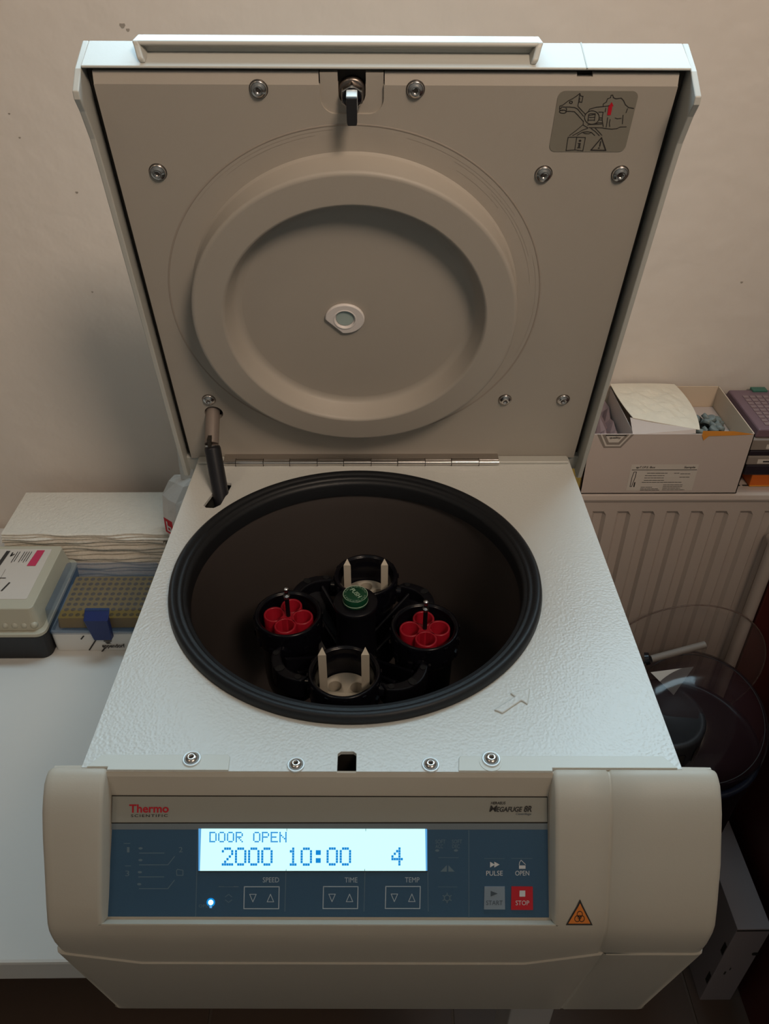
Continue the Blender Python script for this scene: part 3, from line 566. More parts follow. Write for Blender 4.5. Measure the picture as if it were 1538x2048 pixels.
tri(0,.0002,'ink','hazard_label'); tri(3.0,.00035,'orange','hazard_label_face')
q = MB(); A2 = lambda x,y,off: BH(x,y,off)
for ang in (-90,30,150):
    q.line(circ_pts(27+5.2*math.cos(math.radians(ang)),28+5*math.sin(math.radians(ang)),5.2,5.0,n=18),1.1,A2,.0006)
q.line(circ_pts(27,28,3.2,n=14),.9,A2,.0006); q.build('biohazard_symbol','ink',console)

# ================================================================ rotor, buckets, adapters
RC = Vector((CX-.001,0,0)); TH0 = math.radians(-8)
ro = thing('rotor','black four-armed swing-out rotor with a green push button in the chamber','rotor',(RC.x,0,-.1))
XR = lambda v: v+RC
MB().lathe([(.0176,-.192),(.0176,-.075),(.0165,-.060),(.0168,-.036),(.0184,-.0300),(.0188,-.0275),(.0180,-.0262),(.0120,-.0268),(0,-.0270)],48,XR).build('hub','black',ro,smooth=True)
MB().lathe([(.0100,-.0275),(.0104,-.0262),(.0104,-.0190),(.0098,-.0182),(0,-.0182)],40,XR).build('push_button','green',ro)
MB().lathe([(.01045,-.0252),(.0107,-.0246),(.01045,-.0240)],40,XR).lathe([(.0103,-.0180),(.00985,-.01805)],40,XR).build('button_line','greenink',ro)
def BT(ang): 
    ca, sa = math.cos(ang), math.sin(ang)
    return lambda x,y,off: RC+Vector((x*ca+y*sa*1, x*sa-y*ca, -.0181+off))
text(ro,'button_lettering','PUSH',BT(math.radians(-55)),-.0068,.0012,.0042,'greenink',.0125,bold=.02,off=.0001)
for k in range(22):
    a = 2*PI*k/22
    if k in (0,11): continue
    x_, y_ = .0085*math.cos(a), .0085*math.sin(a); q = MB(); X = lambda x,y,off: RC+Vector((x_+x*-math.sin(a)+y*math.cos(a), y_+x*math.cos(a)+y*math.sin(a), -.0180+off))
    if k == 1: ring = MB()
    for l in ([(-.0006,-.0007),(-.0006,.0007)],[(-.0006,.0007),(.0006,.0007-.0014*(k%2))],[(.0006,-.0007),(.0006,.0007*((k%3)-1))]): ring.line(l,.00022,X,0)
ring.build('button_ring_lettering','greenink',ro)
def rotz(a, P=RC): 
    m_ = Matrix.Rotation(a,3,'Z'); return lambda v: P+m_@v
for k in range(4):
    a = TH0+math.radians(45+90*k); X = rotz(a)
    arm = MB()
    arm.prism([(.012,-.0055),(.055,-.0065),(.068,-.013),(.076,-.012),(.076,.012),(.068,.013),(.055,.0065),(.012,.0055)],-.004,.004,lambda v: X(Vector((v.x,v.y,-.112+(v.x-.012)*.66+v.z))))
    for sg in (-1,1):       # twin ribs
        arm.add([X(Vector(v_)) for v_ in ((.014,sg*.0075-.0017,-.088),(.014,sg*.0075+.0017,-.088),(.066,sg*.0095-.0017,-.060),(.066,sg*.0095+.0017,-.060),(.014,sg*.0075-.0017,-.125),(.014,sg*.0075+.0017,-.125),(.066,sg*.0085-.0017,-.082),(.066,sg*.0085+.0017,-.082))],[(0,1,3,2),(4,6,7,5),(0,2,6,4),(1,5,7,3),(2,3,7,6),(0,4,5,1)])
    # outer cross bar between neighbouring trunnions, curved
    arc = []; N = 8
    for i in range(N+1):
        t_ = -1+2*i/N; arc.append((.0765-.010*t_*t_, t_*.0215))
    bar = [(x_+.0042,y_) for x_,y_ in arc]+[(x_-.0052,y_) for x_,y_ in arc[::-1]]
    o = arm.build('rotor_arm','black',ro,bevel=.0012)
    MB().prism(bar,-.078,-.0575,X).build('cross_bar','black',ro,bevel=.0014)
    MB().prism(circ_pts(.0765,0,.0040,.0030,n=16)[:-1],-.0575,-.0568,X).prism(circ_pts(.0700,.0165,.0026,n=12)[:-1],-.0575,-.0568,X).prism(circ_pts(.0700,-.0165,.0026,n=12)[:-1],-.0575,-.0568,X).build('bar_boss','rubber',ro)
BR_ = .0590
bks = [('left','red',180),('front','ivory',270),('right','red',0),('back','ivory',90)]
lb = {'left':'black round rotor bucket holding red tube insert, on the left of the green button','right':'black round rotor bucket holding red tube insert, on the right of the green button','front':'black rotor bucket nearest the control panel, with ivory insert','back':'black rotor bucket behind the green button, with ivory insert'}
for nm,kd,deg in bks:
    a = TH0+math.radians(deg); P = RC+Vector((BR_*math.cos(a),BR_*math.sin(a),0)); X = rotz(a,P)
    b = thing('rotor_bucket',lb[nm],'bucket',(P.x,P.y,-.147),'swing buckets in the rotor')
    MB().lathe([(.0262,-.0475),(.0270,-.0466),(.0284,-.0470),(.0291,-.0490),(.0291,-.0700),(.0284,-.0728),(.0256,-.0740),(.0250,-.0790),(.0246,-.1150),(.0235,-.1280),(.0205,-.1400),(.0140,-.1470),(0,-.1470)],64,X).build('bucket_shell','blackgloss',b,smooth=True)
    MB().lathe([(.0264,-.0474),(.0252,-.0480),(.0246,-.0490),(.0252,-.0500),(.0244,-.0512),(.0250,-.0524),(.0240,-.0540),(.0236,-.0600),(.0232,-.1200),(0,-.1200)],64,X).build('bucket_bore','blackgloss',b,smooth=True)
    nt_ = MB()
    for k in range(12):
        aa = 2*PI*k/12+.2; xx,yy = .0290*math.cos(aa),.0290*math.sin(aa); nt_.box(-.0022,.0022,-.0012,.0012,-.0700,-.0640,lambda v: X(Vector((xx,yy,0))+Matrix.Rotation(aa+PI/2,3,'Z')@v)) 
        nt_.box(-.0016,.0016,-.0009,.0009,-.0520,-.0488,lambda v: X(Vector((xx,yy,0))+Matrix.Rotation(aa+PI/2,3,'Z')@v))
    nt_.build('grip_lugs','blackgloss',b)
    for sg in (-1,1): MB().tube(X(Vector((0,sg*.0240,-.0640))),X(Vector((0,sg*.0325,-.0640))),.0062,.0055,20).build('trunnion','blackgloss',b)
    if kd == 'ivory':
        ad = thing('tube_insert','ivory tube insert with two upright prongs in the '+('bucket behind the green button' if nm=='back' else 'bucket nearest the control panel'),'insert',(P.x,P.y,-.11),'ivory tube inserts')
        dd = MB().lathe([(0,-.110),(.0222,-.110),(.0226,-.108),(.0226,-.0745),(.0221,-.0735),(0,-.0735)],64,X,close=False).build('insert_body','ivory',ad)
        me_ = dd
        bmx = bmesh.new(); bmx.from_mesh(dd.data); bmesh.ops.remove_doubles(bmx,verts=bmx.verts,dist=1e-6); bmx.to_mesh(dd.data); bmx.free()
        rz_ = -a
        for hx,hy in ((0,.0130),(-.0114,.0040),(.0114,.0040),(-.0075,-.0105),(.0075,-.0105)) if nm=='back' else ((-.0085,.0075),(.0095,.0060),(-.0130,-.0065),(.0005,-.0105),(.0140,-.0075)):
            cut(dd, MB().lathe([(0,-.107),(.0055,-.107),(.0055,-.05),(0,-.05)],24,lambda v: P+Vector((hx+v.x,hy+v.y,v.z)),close=True))
        for sg in (-1,1):
            dx = .0168*sg; pt_ = -.0345 if nm=='back' else -.0268
            MB().prism([(dx-.0032,-.0024),(dx+.0032,-.0024),(dx,.0036)],-.0740,pt_,lambda v: P+v).add([P+Vector(q_) for q_ in ((dx-.0032,-.0024,pt_),(dx+.0032,-.0024,pt_),(dx,.0036,pt_),(dx,.0034,pt_+.0030))],[(0,1,3),(1,2,3),(2,0,3)]).build('prong','ivory',ad)
    else:
        ad = thing('tube_insert','red four-hole tube insert with chrome pin, on the '+nm+' of the green button','insert',(P.x,P.y,-.11),'red tube inserts')
        tw = math.radians(-8 if nm=='left' else 2); m_ = Matrix.Rotation(tw,3,'Z')
        for k in range(4):
            aa = math.radians(90*k); cx_,cy_ = .0122*math.cos(aa),.0122*math.sin(aa); Y = lambda v: P+m_@(v+Vector((cx_,cy_,0)))
            MB().lathe([(.0094,-.110),(.0094,-.0510),(.0090,-.0500),(.0078,-.0500),(.0074,-.0507),(.0073,-.105),(0,-.105)],40,Y).build('tube_cup','red',ad)
        MB().prism([(.0046,0),(.0074,.0074),(0,.0046),(-.0074,.0074),(-.0046,0),(-.0074,-.0074),(0,-.0046),(.0074,-.0074)],-.110,-.0503,lambda v: P+m_@v).build('insert_web','red',ad)
        MB().tube(P+Vector((0,0,-.0560)),P+Vector((0,0,-.0285)),.0019).build('pin_stem','red' if False else 'black',ad)
        MB().lathe([(.0019,-.0300),(.0028,-.0290),(.0028,-.0268),(.0015,-.0264),(.0015,-.0215),(.0024,-.0208),(.0022,-.0190),(0,-.0184)],20,lambda v: P+v).build('lifting_pin','chrome',ad)
# ================================================================ left of the centrifuge
ts = thing('paper_towel_stack','stack of folded white embossed paper towels behind the two tip boxes','paper towels',(-.39,.385,TZ))
z = TZ; k = 0
ths = [.0058,.0052,.0060,.0050,.0062,.0055,.0050,.0058,.0054,.0060,.0052,.0056,.0062,.0030,.0030,.0030]
zz = TZ
for k, th in enumerate(ths):
    jx, jy = rnd.uniform(-.0015,.0015), rnd.uniform(-.002,.002); top = k >= 13
    xa, xb, ya, yb = -.4955+jx, (-.283 if not top else -.2770)+jx, .3395+jy-(.002 if top else 0), .4340+jy
    N = 26; vs = []; fs = []; prof = [(yb,0),(ya+th*.5,0),(ya+th*.12,th*.2),(ya,th*.5),(ya+th*.12,th*.8),(ya+th*.5,th),(yb,th)]
    for i in range(N+1):
        u = i/N; x_ = xa+(xb-xa)*u; wv = .0006*math.sin(u*9+k*1.7)+.0004*math.sin(u*23+k)
        for y_,h in prof: vs.append((x_+(yb-y_)*0 - (.0 if y_<.4 else .012*(1-u)*0), y_+wv*2*(h>0)*(h<th), zz+h*.97+ (wv*.5 if 0<h<th else 0)))
    n = len(prof)
    for i in range(N):
        for j in range(n-1): fs.append((i*n+j,i*n+j+1,(i+1)*n+j+1,(i+1)*n+j))
        fs.append((i*n+n-1,i*n,(i+1)*n,(i+1)*n+n-1))
    fs += [tuple(range(n)),tuple(range(N*n,N*n+n))[::-1]]
    MB().add(vs,fs,True).build('folded_towel','towel',ts,smooth=False); zz += th
# black tip box
bb = thing('tip_box','black pipette tip box with a milky lid and white label, at the desk\'s left','tip box',(-.47,.255,TZ))
def slab(x0,x1,y0,y1,z0,z1,rr,m,nm,par,ins=0,bev=.001):
    a_ = rrect(x0,x1,y0,y1,rr); b_ = rrect(x0+ins,x1-ins,y0+ins,y1-ins,max(.001,rr-ins)); n = len(a_)
    q_ = MB(); q_.add([(x_,y_,z0) for x_,y_ in a_]+[(x_,y_,z1) for x_,y_ in b_],[tuple(range(n))[::-1],tuple(range(n,2*n))]+[(i,(i+1)%n,n+(i+1)%n,n+i) for i in range(n)])
    return q_.build(nm,m,par,bevel=bev,ang=30)
slab(-.525,-.402,.196,.334,TZ,-.262,.012,'boxblack','base',bb,-.002)
slab(-.524,-.400,.194,.336,-.262,-.257,.012,'milky','lid_rim',bb)
tl = slab(-.519,-.405,.200,.331,-.257,-.226,.012,'milky','tip_box_lid',bb,.006)
for k in range(10):
    MB().lathe([(.0048*math.sin(math.radians(a)),.0048*math.cos(math.radians(a))) for a in range(0,181,20)],14,lambda v: Vector((-.514+k*.0112,.2040,-.2500))+v).build('lid_bump','milky',tl)
slab(-.507,-.4225,.2225,.318,-.2262,-.2256,.002,'labelw','label_card',tl,0,0)
LA_ = bil((-.5075,.318,-.2254),(-.4225,.318,-.2254),(-.5075,.2225,-.2254),(-.4225,.2225,-.2254),((0,0),(85,0),(0,95),(85,95)),(0,0,1))
MB().poly([(67,3),(77,3),(75,34),(64,34)],LA_).build('label_stripe','pinklabel',tl); q = MB().poly([(28,4),(33,4),(30,40),(25,40)],LA_).line([(37,8),(37,14),(40,11)],2,LA_)
for xx in (43,46,52,55,58,61): q.line([(xx,6),(xx-1,24+xx%5)],.9,LA_)
for xx,yy,w_ in ((20,58,10),(34,57,12),(30,76,1),(34,77,1),(38,78,1)): q.line([(xx,yy),(xx+w_,yy+ (0 if w_>1 else 9))],1.4,LA_)
q.line([(54,66),(50,80)],2.2,LA_).line([(40,40),(40,88)],.3,LA_); q.build('label_print','ink',tl)
# blue tip box
bl = thing('tip_box','clear blue-lidded pipette tip box with a yellow tray, beside the centrifuge','tip box',(-.34,.25,TZ))
slab(-.400,-.281,.2085,.300,TZ,-.268,.006,'table','base',bl,-.001)
tr = slab(-.392,-.288,.2150,.296,-.267,-.252,.004,'yellow','tip_tray',bl,.002,.0006)
hm = None
for i in range(12):
    for j in range(8):
        x_, y_ = -.3835+i*.0082, .2225+j*.0094
        if hm is None:
            ho = MB().lathe([(.0029,.0001),(.0027,.0004),(.0,.0002)],12).build('tip_hole','yhole',tr); hm = ho.data; ho.location = Vector((x_,y_,-.2520))
            off = BASE['tip_tray'] if 'tip_tray' in BASE else Vector(); ho.location = Vector((x_,y_,-.2520)); first = ho
            # mesh was baked relative to the box's base; undo so that copies share one centred mesh
            for v in hm.vertices: v.co += BASE[tr.name]
            ho.location -= BASE[tr.name]
        else:
            c2 = first.copy(); SC.collection.objects.link(c2); c2.parent = tr; c2.location = Vector((x_,y_,-.2520))-BASE[tr.name]
slab(-.402,-.279,.2070,.302,-.268,-.232,.007,'bluelid','clear_lid',bl,.003,.0012)
slab(-.4025,-.2785,.2065,.3025,-.2695,-.2665,.007,'bluelid','lid_flange',bl,0,.0005)
lat = MB().add([(a_+.0045,b_,max(c_,-.2735)) for a_,b_,c_ in [(-.3555,.2070,-.2375),(-.3265,.2070,-.2375),(-.3265,.1990,-.2400),(-.3555,.1990,-.2400),(-.3505,.2075,-.2790),(-.3275,.2075,-.2790),(-.3285,.2000,-.2785),(-.3500,.2000,-.2785),(-.3560,.214,-.2320),(-.3260,.214,-.2320)]],[(8,9,1,0),(3,2,9,8),(0,1,2,3),(3,2,6,7),(0,3,7,4),(1,5,6,2),(4,7,6,5),(0,4,5,1),(0,3,8),(1,9,2)]).build('latch','bluelatch',bl,bevel=.0012)
FA = bil((-.400,.2074,-.268),(-.281,.2074,-.268),(-.400,.2074,-.300),(-.281,.2074,-.300),((0,0),(119,0),(0,32),(119,32)),(0,-1,0))
for a_,b_ in (((40,5),(36,10)),((54,11),(42,29)),((61.5,26),(57,32))): MB().line([a_,b_],1.8,FA).build('print_stroke','ink',bl)
MB().poly([(62,13),(73,13),(72,14.6),(63,14.6)],FA).poly([(63.5,15.6),(71,15.6),(69,17),(72,18),(66,18.5)],FA).build('front_print','ink',bl)
text(bl,'brand_lettering','eppendorf',FA,59,27,8.5,'ink',28,bold=.03)
# white bag
bg = thing('plastic_bag','white plastic packet with a red square logo, upright against the centrifuge','packet',(-.25,.34,TZ))
q = MB(); secs = []
for k,(z_,xl_,xr_,yl_,yr_) in enumerate([(TZ,-.262,-.214,.290,.372),(-.275,-.270,-.216,.290,.372),(-.235,-.2765,-.212,.302,.368),(-.198,-.2810,-.206,.322,.366),(-.166,-.2790,-.204,.334,.364),(-.146,-.2680,-.204,.343,.362),(-.1385,-.2590,-.206,.349,.361)]):
    secs.append([(xl_,(yl_+yr_)/2+.006,z_),(xl_+.010,yl_+.010,z_),(xl_+.022,yl_-.001*(k%2),z_+.001),(xr_-.012,yl_+.004*(k%2),z_),(xr_,yl_+.014,z_-.001),(xr_,yr_,z_),(xl_+.012,yr_,z_)])
vs = [v for s_ in secs for v in s_]; n = 7
q.add(vs,[(a*n+b,a*n+(b+1)%n,(a+1)*n+(b+1)%n,(a+1)*n+b) for a in range(len(secs)-1) for b in range(n)]+[tuple(range(n))[::-1],tuple(range(6*n,7*n))])
q.build('packet_body','bag',bg,bevel=.004,bseg=2,ang=20)
MB().add([(-.2500,.352,-.140),(-.232,.350,-.140),(-.2305,.360,-.140),(-.2475,.360,-.140),(-.2500,.356,-.100),(-.2330,.355,-.100),(-.2330,.360,-.100),(-.2500,.361,-.100),(-.2380,.360,-.078)],[(0,1,5,4),(1,2,6,5),(2,3,7,6),(3,0,4,7),(4,5,8),(5,6,8),(6,7,8),(7,4,8),(3,2,1,0)]).build('packet_corner','bag',bg)
GA = bil((-.2680,.3215,-.175),(-.2550,.3105,-.175),(-.2660,.3140,-.192),(-.2530,.3030,-.192),((0,0),(15,0),(0,18),(15,18)),(-.64,-.77,.1))
MB().poly([(0,0),(15,0),(15,18),(0,18)],GA,.004).build('red_logo','redink',bg); MB().line([(5,4),(5,14),(11,14),(11,9),(5,9)],2,GA,.0045).build('logo_mark','whiteink',bg); MB().line([(8,21),(11,21),(11,25)],2,GA,.004).build('print_mark','ink',bg)
# ================================================================ right of the centrifuge
RZ = -.152
rt = thing('radiator','white ribbed panel radiator under the boxes on the right','radiator',(.55,.40,FL+.1))
fr = MB()
# pressed front: flat margin and vertical channels
z0, z1 = FL+.10, -.158
xs = [.222]; prof = [(.222,0)]
x_ = .2780
while x_ < .84:
    prof += [(x_,0),(x_+.004,.0050),(x_+.0145,.0050),(x_+.0185,0)]; x_ += .0320
prof.append((.86,0))
n = len(prof)
zt = z1-.018; 
rowsz = [(z1,0),(-.1800,0),(-.1862,1),(z0+.03,1),(z0+.02,0),(z0,0)]
vs = [(px_,.335+dep*on,z_) for z_,on in rowsz for px_,dep in prof]
fr.add(vs,[(a*n+b,a*n+b+1,(a+1)*n+b+1,(a+1)*n+b) for a in range(len(rowsz)-1) for b in range(n-1)])
fr.build('front_panel','rad',rt)
MB().box(.222,.86,.345,.43,z0,-.1600).build('back_panel','rad',rt)
MB().prism([(.3335,-.1645),(.3320,-.1600),(.3335,-.1540),(.3370,-.1520),(.3500,-.1522),(.3500,-.1640)],.220,.862,lambda v: Vector((v.z,v.x,v.y))).build('top_rail','rad',rt,bevel=.001)
gr = MB().box(.220,.862,.3500,.4450,-.1600,-.1520).build('top_grille','rad',rt)
for k in range(60):
    x_ = .2300+k*.0105; MB().prism(rrect(x_,x_+.0078,.3512,.3545,.0014,3),-.1521,-.1518).build('grille_slot','raddark',gr)
for k in range(12):
    x_ = .235+k*.052; MB().prism(rrect(x_,x_+.042,.375,.381,.002,3),-.1521,-.1518).build('grille_slot','raddark',gr)
for x_ in (.30,.78): MB().box(x_-.015,x_+.015,.43,WY,-.7,-.2).build('wall_bracket','rad',rt)
pp = tag(MB().tube((.523,.322,FL),(.523,.322,-.215),.0085).tube((.523,.322,-.222),(.523,.3335,-.222),.0085).build('heating_pipe','rad',base=(.523,.322,FL)),'white vertical heating pipe in front of the radiator, left of dark red board','pipe')
# cardboard box
cb = thing('cardboard_box','white open cardboard box with a printed label, on the radiator','box',(.357,.3975,RZ))
x0,x1,y0,y1,zt = .257,.457,.335,.460,-.0645
MB().box(x0,x1,y0,y0+.0012,RZ,zt).build('front_wall','card',cb); MB().box(x0,x1,y1-.0012,y1,RZ,zt).build('back_wall','cardin',cb)
MB().box(x0,x0+.0012,y0,y1,RZ,zt).build('side_wall','card',cb); MB().box(x1-.0012,x1,y0,y1,RZ,zt).build('side_wall','cardin',cb); MB().box(x0,x1,y0,y1,RZ,RZ+.0012).build('bottom','card',cb)
MB().box(.3110,.3118,y0+.002,y1-.002,RZ+.002,zt-.002).build('divider','card',cb)
MB().add([(.309,.3365,-.0660),(.385,.3362,-.0640),(.385,.3390,-.0600),(.312,.3660,-.0590)],[(0,1,2,3)]).build('torn_liner','card',cb)
MB().add([(.3925,.3344,-.0660),(.3960,.3342,-.0730),(.4010,.3342,-.0668),(.4300,.3342,-.0660),(.4565,.3344,-.0645),(.4300,.3350,-.0605),(.3925,.3350,-.0600)],[(0,1,2,3,4,5,6)]).build('torn_edge','tear',cb)
# folded tissue across the top
ctl = {(0,0):(.3105,.4600,-.062),(1,0):(.3550,.4600,-.0600),(2,0):(.3960,.4590,-.062),
       (0,1):(.3085,.4100,-.0600),(1,1):(.3600,.4050,-.0520),(2,1):(.4080,.4000,-.0630),
       (0,2):(.3150,.3640,-.0590),(1,2):(.3520,.3480,-.0590),(2,2):(.3905,.3400,-.0620)}
q = MB(); N = 18; vs = []
def qb(t): return ((1-t)**2,2*t*(1-t),t*t)
for i in range(N+1):
    for j in range(N+1):
        bu, bv_ = qb(i/N), qb(j/N); P = Vector()
        for a_ in range(3):
            for b_ in range(3): P += Vector(ctl[(a_,b_)])*bu[a_]*bv_[b_]
        edge = min(i,j,N-i,N-j)/N
        P.z += (.0012*math.sin(i*.8+j*.5+math.sin(j*1.3))+.0010*math.sin(j*1.1-i*.9+2*math.sin(i*.7))+rnd.uniform(-.0006,.0006))*min(1,edge*4); vs.append(P)
q.add(vs,[(i*(N+1)+j,i*(N+1)+j+1,(i+1)*(N+1)+j+1,(i+1)*(N+1)+j) for i in range(N) for j in range(N)],False)
tsu = q.build('tissue_sheet','tissue',base=(.35,.40,-.06)); tag(tsu,'cream crumpled tissue laid across the open cardboard box','tissue')
so = tsu.modifiers.new('th','SOLIDIFY'); so.thickness = .0008
KA = bil((.257,.3349,-.0645),(.457,.3349,-.0645),(.257,.3349,-.152),(.457,.3349,-.152),((0,0),(200,0),(0,87),(200,87)),(0,-1,0))
MB().poly([(58,43),(142,43),(142,82),(58,82)],KA,.0002).build('label','labelw',cb)
q = MB().line([(60,51),(141,51)],.9,KA).line([(63,54),(66,54),(66,62),(64,76),(62,76),(62,62),(63,54)],.8,KA).line([(67,70),(67,76)],1.6,KA)
for yy,a_,b_ in ((56,80,106),(59.5,78,102),(63,78,102),(66.5,78,103),(69.5,76,126),(73.5,104,128),(76,104,128),(78.5,104,126),(81,104,132),(77,76,90),(79.5,76,98),(81.5,76,100),(56,114,120),(57,122,134),(62,122,134)):
    x_ = a_
    while x_ < b_: w_ = rnd.uniform(2,6); q.line([(x_,yy),(min(b_,x_+w_),yy)],.75,KA); x_ += w_+1.0
q.build('label_print','ink',cb); text(cb,'label_lettering','epT.I.P.S. Box',KA,64,49.5,4,'ink',24,bold=.02,shear=.2); text(cb,'label_lettering','Sample',KA,124,49.5,4,'ink',14,bold=.02,shear=.2)
q = MB().poly([(8,0),(53,0),(40,19),(19,19)],KA,.0002); q.build('emblem_border','rackgrey',cb)
MB().poly([(12,0),(49.5,0),(38.5,16.5),(20.5,16.5)],KA,.0004).build('emblem_stripe','labelw',cb); MB().poly([(14,0),(47,0),(37.2,14.4),(22,14.4)],KA,.0005).build('emblem_border','rackgrey',cb); MB().poly([(18,0),(43,0),(35.5,11),(24,11)],KA,.0006).build('emblem_field','labelw',cb)
text(cb,'emblem_lettering','quality',KA,23.5,6.4,3.6,'ink',14,bold=.03,off=.0008); MB().line([(19,1),(43,1)],1.6,KA,.0008).build('emblem_print','ink',cb)
# grey-green caps in the box
cap0 = None; rc_ = random.Random(11)
def clamp(v,a_,b_): return max(a_,min(b_,v))
for k in range(40):
    layer = 0 if k < 20 else (1 if k < 33 else 2)
    x_ = rc_.uniform(.402,.446-.006*layer); y_ = rc_.uniform(.350,.420-.010*layer); z_ = -.0905+layer*.0062
    if cap0 is None:
        cap0 = MB().lathe([(0,.0030),(.0052,.0030),(.0060,.0022),(.0062,-.0030),(.0052,-.0030),(.0050,.0016),(0,.0016)],20).build('stopper_cap','cap'); o = cap0
    else: o = cap0.copy(); SC.collection.objects.link(o)
    o.location = Vector((x_,y_,z_+Z0)); o.rotation_euler = (rc_.uniform(-.8,.8),rc_.uniform(-.8,.8),rc_.uniform(0,3))
    tag(o,'small grey-green plastic stopper cap heaped in the open cardboard box','cap','grey-green caps in the cardboard box')
tag(MB().box(.3135,.4550,.3380,.4580,-.1500,-.0950).build('cap_tray','card',base=(.38,.39,-.15)),'white cardboard tray under the grey-green caps','tray')
# crumpled clear bag in the box's left bay
q = MB(); N = 8; vs = []
for i in range(N+1):
    for j in range(N+1): vs.append((.2600+.0490*i/N,.3380+.1180*j/N,-.090+.014*math.sin(i*2.3+j*1.3)*math.cos(j*1.7)+.004*math.sin(i*5+j*3)))
q.add(vs,[(i*(N+1)+j,i*(N+1)+j+1,(i+1)*(N+1)+j+1,(i+1)*(N+1)+j) for i in range(N) for j in range(N)],False)
tag(q.build('plastic_liner','lilacgrid',base=(.28,.40,-.15)),'crumpled grey plastic bag in the left bay of the cardboard box','bag')
# yellow foam
tag(MB().box(.231,.248,.296,.326,-.30,-.090).build('foam_pad','foam',base=(.24,.31,TZ),bevel=.003) if False else MB().box(.2280,.2545,.3300,.3500,-.1518,-.075).build('foam_pad','foam',base=(.24,.35,RZ),bevel=.003),'rough yellow foam pad between the centrifuge and the cardboard box','foam')
# stacked racks at the far right
xr0 = .4665
rk = thing('tube_rack','purple smoked lidded rack with grid and green clip, topmost at far right','rack',(.53,.40,-.080))
MB().add([(xr0+.001,.352,-.0800),(.600,.352,-.0800),(.600,.460,-.0800),(xr0+.001,.460,-.0800),(xr0+.003,.352,-.0680),(.598,.352,-.0680),(.598,.456,-.0680),(xr0+.003,.456,-.0680)],[(0,1,5,4),(1,2,6,5),(2,3,7,6),(3,0,4,7),(4,5,6,7),(3,2,1,0)]).build('rack_body','lilac',rk,bevel=.002)
g_ = MB()
for i in range(14):
    for j in range(9):
        x_, y_ = xr0+.0145+i*.0088, .362+j*.0088; g_.box(x_,x_+.0068,y_,y_+.0060,-.0681,-.0672)
for i, (a,b) in enumerate([(0,0)]): pass
gro = MB().box(xr0+.0145,xr0+.0213,.362,.368,-.0681,-.0672).build('grid_cell','lilacgrid',rk)
for v in gro.data.vertices: v.co -= Vector((xr0+.0145,.362,-.0681))-BASE[rk.name]
gro.location = Vector((xr0+.0145,.362,-.0681))-BASE[rk.name]
for i in range(13):
    for j in range(9):
        if i or j: c2 = gro.copy(); SC.collection.objects.link(c2); c2.parent = rk; c2.location = Vector((xr0+.0145+i*.0088,.362+j*.0088,-.0681))-BASE[rk.name]
MB().box(.4990,.5190,.4490,.4600,-.0720,-.0655).build('clip','greenclip',rk,bevel=.001)
def tray(name,label,x0_,z0_,z1_,m,lbl,extra=None):
    t_ = thing(name,label,'tray',(.53,.40,z0_)); MB().box(x0_,.600,.348,.458,z0_,z1_).build('tray_body',m,t_,bevel=.0015)
    if lbl: MB().box(lbl,.600,.3473,.3480,z0_+.0025,z0_+.0085).build('label','labelw',t_); MB().box(lbl+.007,.600,.3470,.3473,z0_+.0045,z0_+.0065).build('label_print','ink',t_)
    return t_
tray('storage_tray','grey plastic tray with white label, directly below the purple rack',.4640,-.0960,-.0805,'rackgrey',.4830)
tray('storage_tray','thin black tray between the two labelled grey trays',.4650,-.1040,-.0965,'rackblack',None)
tray('storage_tray','second grey plastic tray with white label, above the thick black tray',.4650,-.1175,-.1045,'rackgrey',.4780)
tray('storage_tray','thick black tray above the orange box',.4660,-.1330,-.1180,'rackblack',None)
t_ = thing('orange_box','flat orange plastic box under the black trays at far right','box',(.55,.40,RZ)); MB().box(.4790,.600,.350,.455,-.1518,-.1335).build('box_body','orangebox',t_,bevel=.001); MB().box(.4790,.600,.3492,.3500,-.1512,-.1495).build('box_edge','tear',t_)
# ---- black bin with smoked dome
BC = Vector((.4200,.2050,0)); BZ = -.47
bn_ = thing('waste_bin','round black plastic bin with slotted rim and smoked clear dome, beside the radiator','bin',(BC.x,BC.y,FL))
XB = lambda v: v+BC
MB().lathe([(.075,FL),(.080,FL+.01),(.094,BZ-.04),(.098,BZ-.03),(.098,BZ-.004),(.101,BZ),(.101,BZ+.004),(.096,BZ+.005),(.090,BZ),(.078,FL+.02),(0,FL+.02)],64,XB).build('bin_body','binbody',bn_,smooth=True)
# slotted inner cage standing inside the rim, nearest the centrifuge
cg = MB().lathe([(.058,BZ-.06),(.058,BZ+.060),(.055,BZ+.064),(.050,BZ+.064),(.048,BZ+.06),(0,BZ+.055)],48,lambda v: v+BC+Vector((-.046,-.010,0))).build('inner_drum','boxblack',bn_,smooth=True)
for k in range(14):
    a = 2*PI*k/14; m_ = Matrix.Rotation(a,3,'Z'); Y = lambda v: BC+Vector((-.046,-.010,0))+m_@Vector((.0585+v.z,v.x,BZ+.027+v.y))
    MB().line(rrect(-.006,.006,-.022,.022,.0058,4),.0011,lambda x,y,o: Y(Vector((x,y,o))),.0006,True).build('slot_rim','steel',cg)
    MB().poly(rrect(-.0052,.0052,-.021,.021,.005,4),lambda x,y,o: Y(Vector((x,y,o))),.0003).build('slot','seam',cg)
tilt = Matrix.Rotation(math.radians(28),3,'X')@Matrix.Rotation(math.radians(-6),3,'Y')
DC = BC+Vector((.0120,.010,BZ+.020)); XD = lambda v: DC+tilt@v
MB().lathe([(.098,0),(.096,.012),(.088,.026),(.070,.038),(.045,.046),(.0,.050)],64,XD).build('dome','smoke',bn_,smooth=True)
MB().torus(.0985,.0014,XD).build('dome_rim','boxblack',bn_,smooth=True); MB().torus(.086,.0006,lambda v: XD(v+Vector((0,0,.027)))).build('dome_ridge','boxblack',bn_,smooth=True)
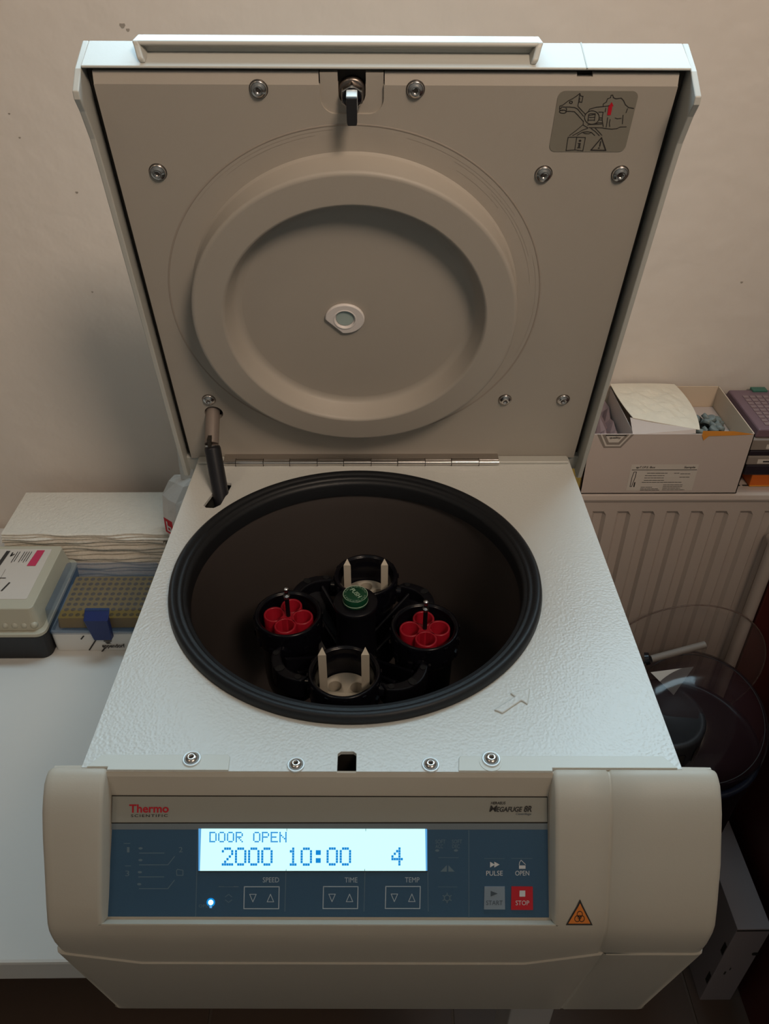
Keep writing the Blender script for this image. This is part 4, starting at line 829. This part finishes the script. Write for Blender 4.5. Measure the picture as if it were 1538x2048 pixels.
MB().tube(BC+Vector((-.045,.060,BZ+.09)),BC+Vector((.030,.072,BZ+.105)),.005,.005).build('handle_bar','rackgrey',bn_)
MB().tube(BC+Vector((-.052,.062,BZ+.088)),BC+Vector((-.047,.061,BZ+.09)),.009,.008).build('handle_knob','binbody',bn_)
MB().add([BC+Vector(v) for v in ((-.048,.045,BZ+.080),(.012,.050,BZ+.085),(-.020,.020,BZ+.062))],[(0,1,2)]).build('paper_scrap','labelw',bn_)
# clear film disc leaning against the radiator
fd = thing('plastic_cover','large clear plastic cover leaning behind the black bin','cover',(.455,.30,-.56))
tl2 = Matrix.Rotation(math.radians(89),3,'X'); FC = Vector((.442,.3110,-.450)); XF = lambda v: FC+tl2@v
MB().lathe([(.125,0),(.115,.003),(.06,.005),(0,.006)],72,XF).build('cover_sheet','film',fd,smooth=True); MB().torus(.125,.0011,XF).build('cover_rim','filmedge',fd,smooth=True)
# carton on the floor
ct = thing('carton','tall grey-white carton with die-cut slots standing on the floor','carton',(.58,.20,FL))
MB().box(.5500,.6030,.1060,.2900,FL,-.806).build('carton_body','carton',ct,bevel=.001)
MB().box(.5500,.6030,.1054,.1060,-.812,-.809).build('flap_gap','seam',ct)
for z_ in (-.88,-.98): MB().box(.5494,.5500,.108,.116,z_-.014,z_+.014).build('side_slot','seam',ct)
MB().prism(rrect(.594,.604,-.885-.004,-.885+.004,.0035),.1050,.1060,lambda v: Vector((v.x,v.z,v.y))).build('thumb_hole','seam',ct)
MB().prism(rrect(.566,.569,-.955,-.945,.0012),.1056,.1060,lambda v: Vector((v.x,v.z,v.y))).prism(rrect(.572,.5735,-.94,-.932,.0007),.1056,.1060,lambda v: Vector((v.x,v.z,v.y))).build('scuff_marks','seam',ct)
# dark red furniture
tag(MB().box(.533,.618,.316,.330,FL,-.205).build('wooden_board','maroon',base=(.57,.32,FL),bevel=.002),'dark red narrow board standing in front of the radiator','board')
cu = thing('cabinet','dark red laminate cabinet at the right edge of the picture','cabinet',(.85,.0,FL))
MB().box(.622,1.15,-.45,.314,FL,-.20).build('carcass','maroon',cu,bevel=.002); MB().box(.70,1.10,-.462,-.45,FL+.08,-.22).build('door','maroon',cu,bevel=.002); MB().tube((.75,-.475,-.5),(.75,-.475,-.4),.005).tube((.75,-.475,-.495),(.75,-.46,-.495),.004).tube((.75,-.475,-.405),(.75,-.46,-.405),.004).build('door_handle','steel',cu)
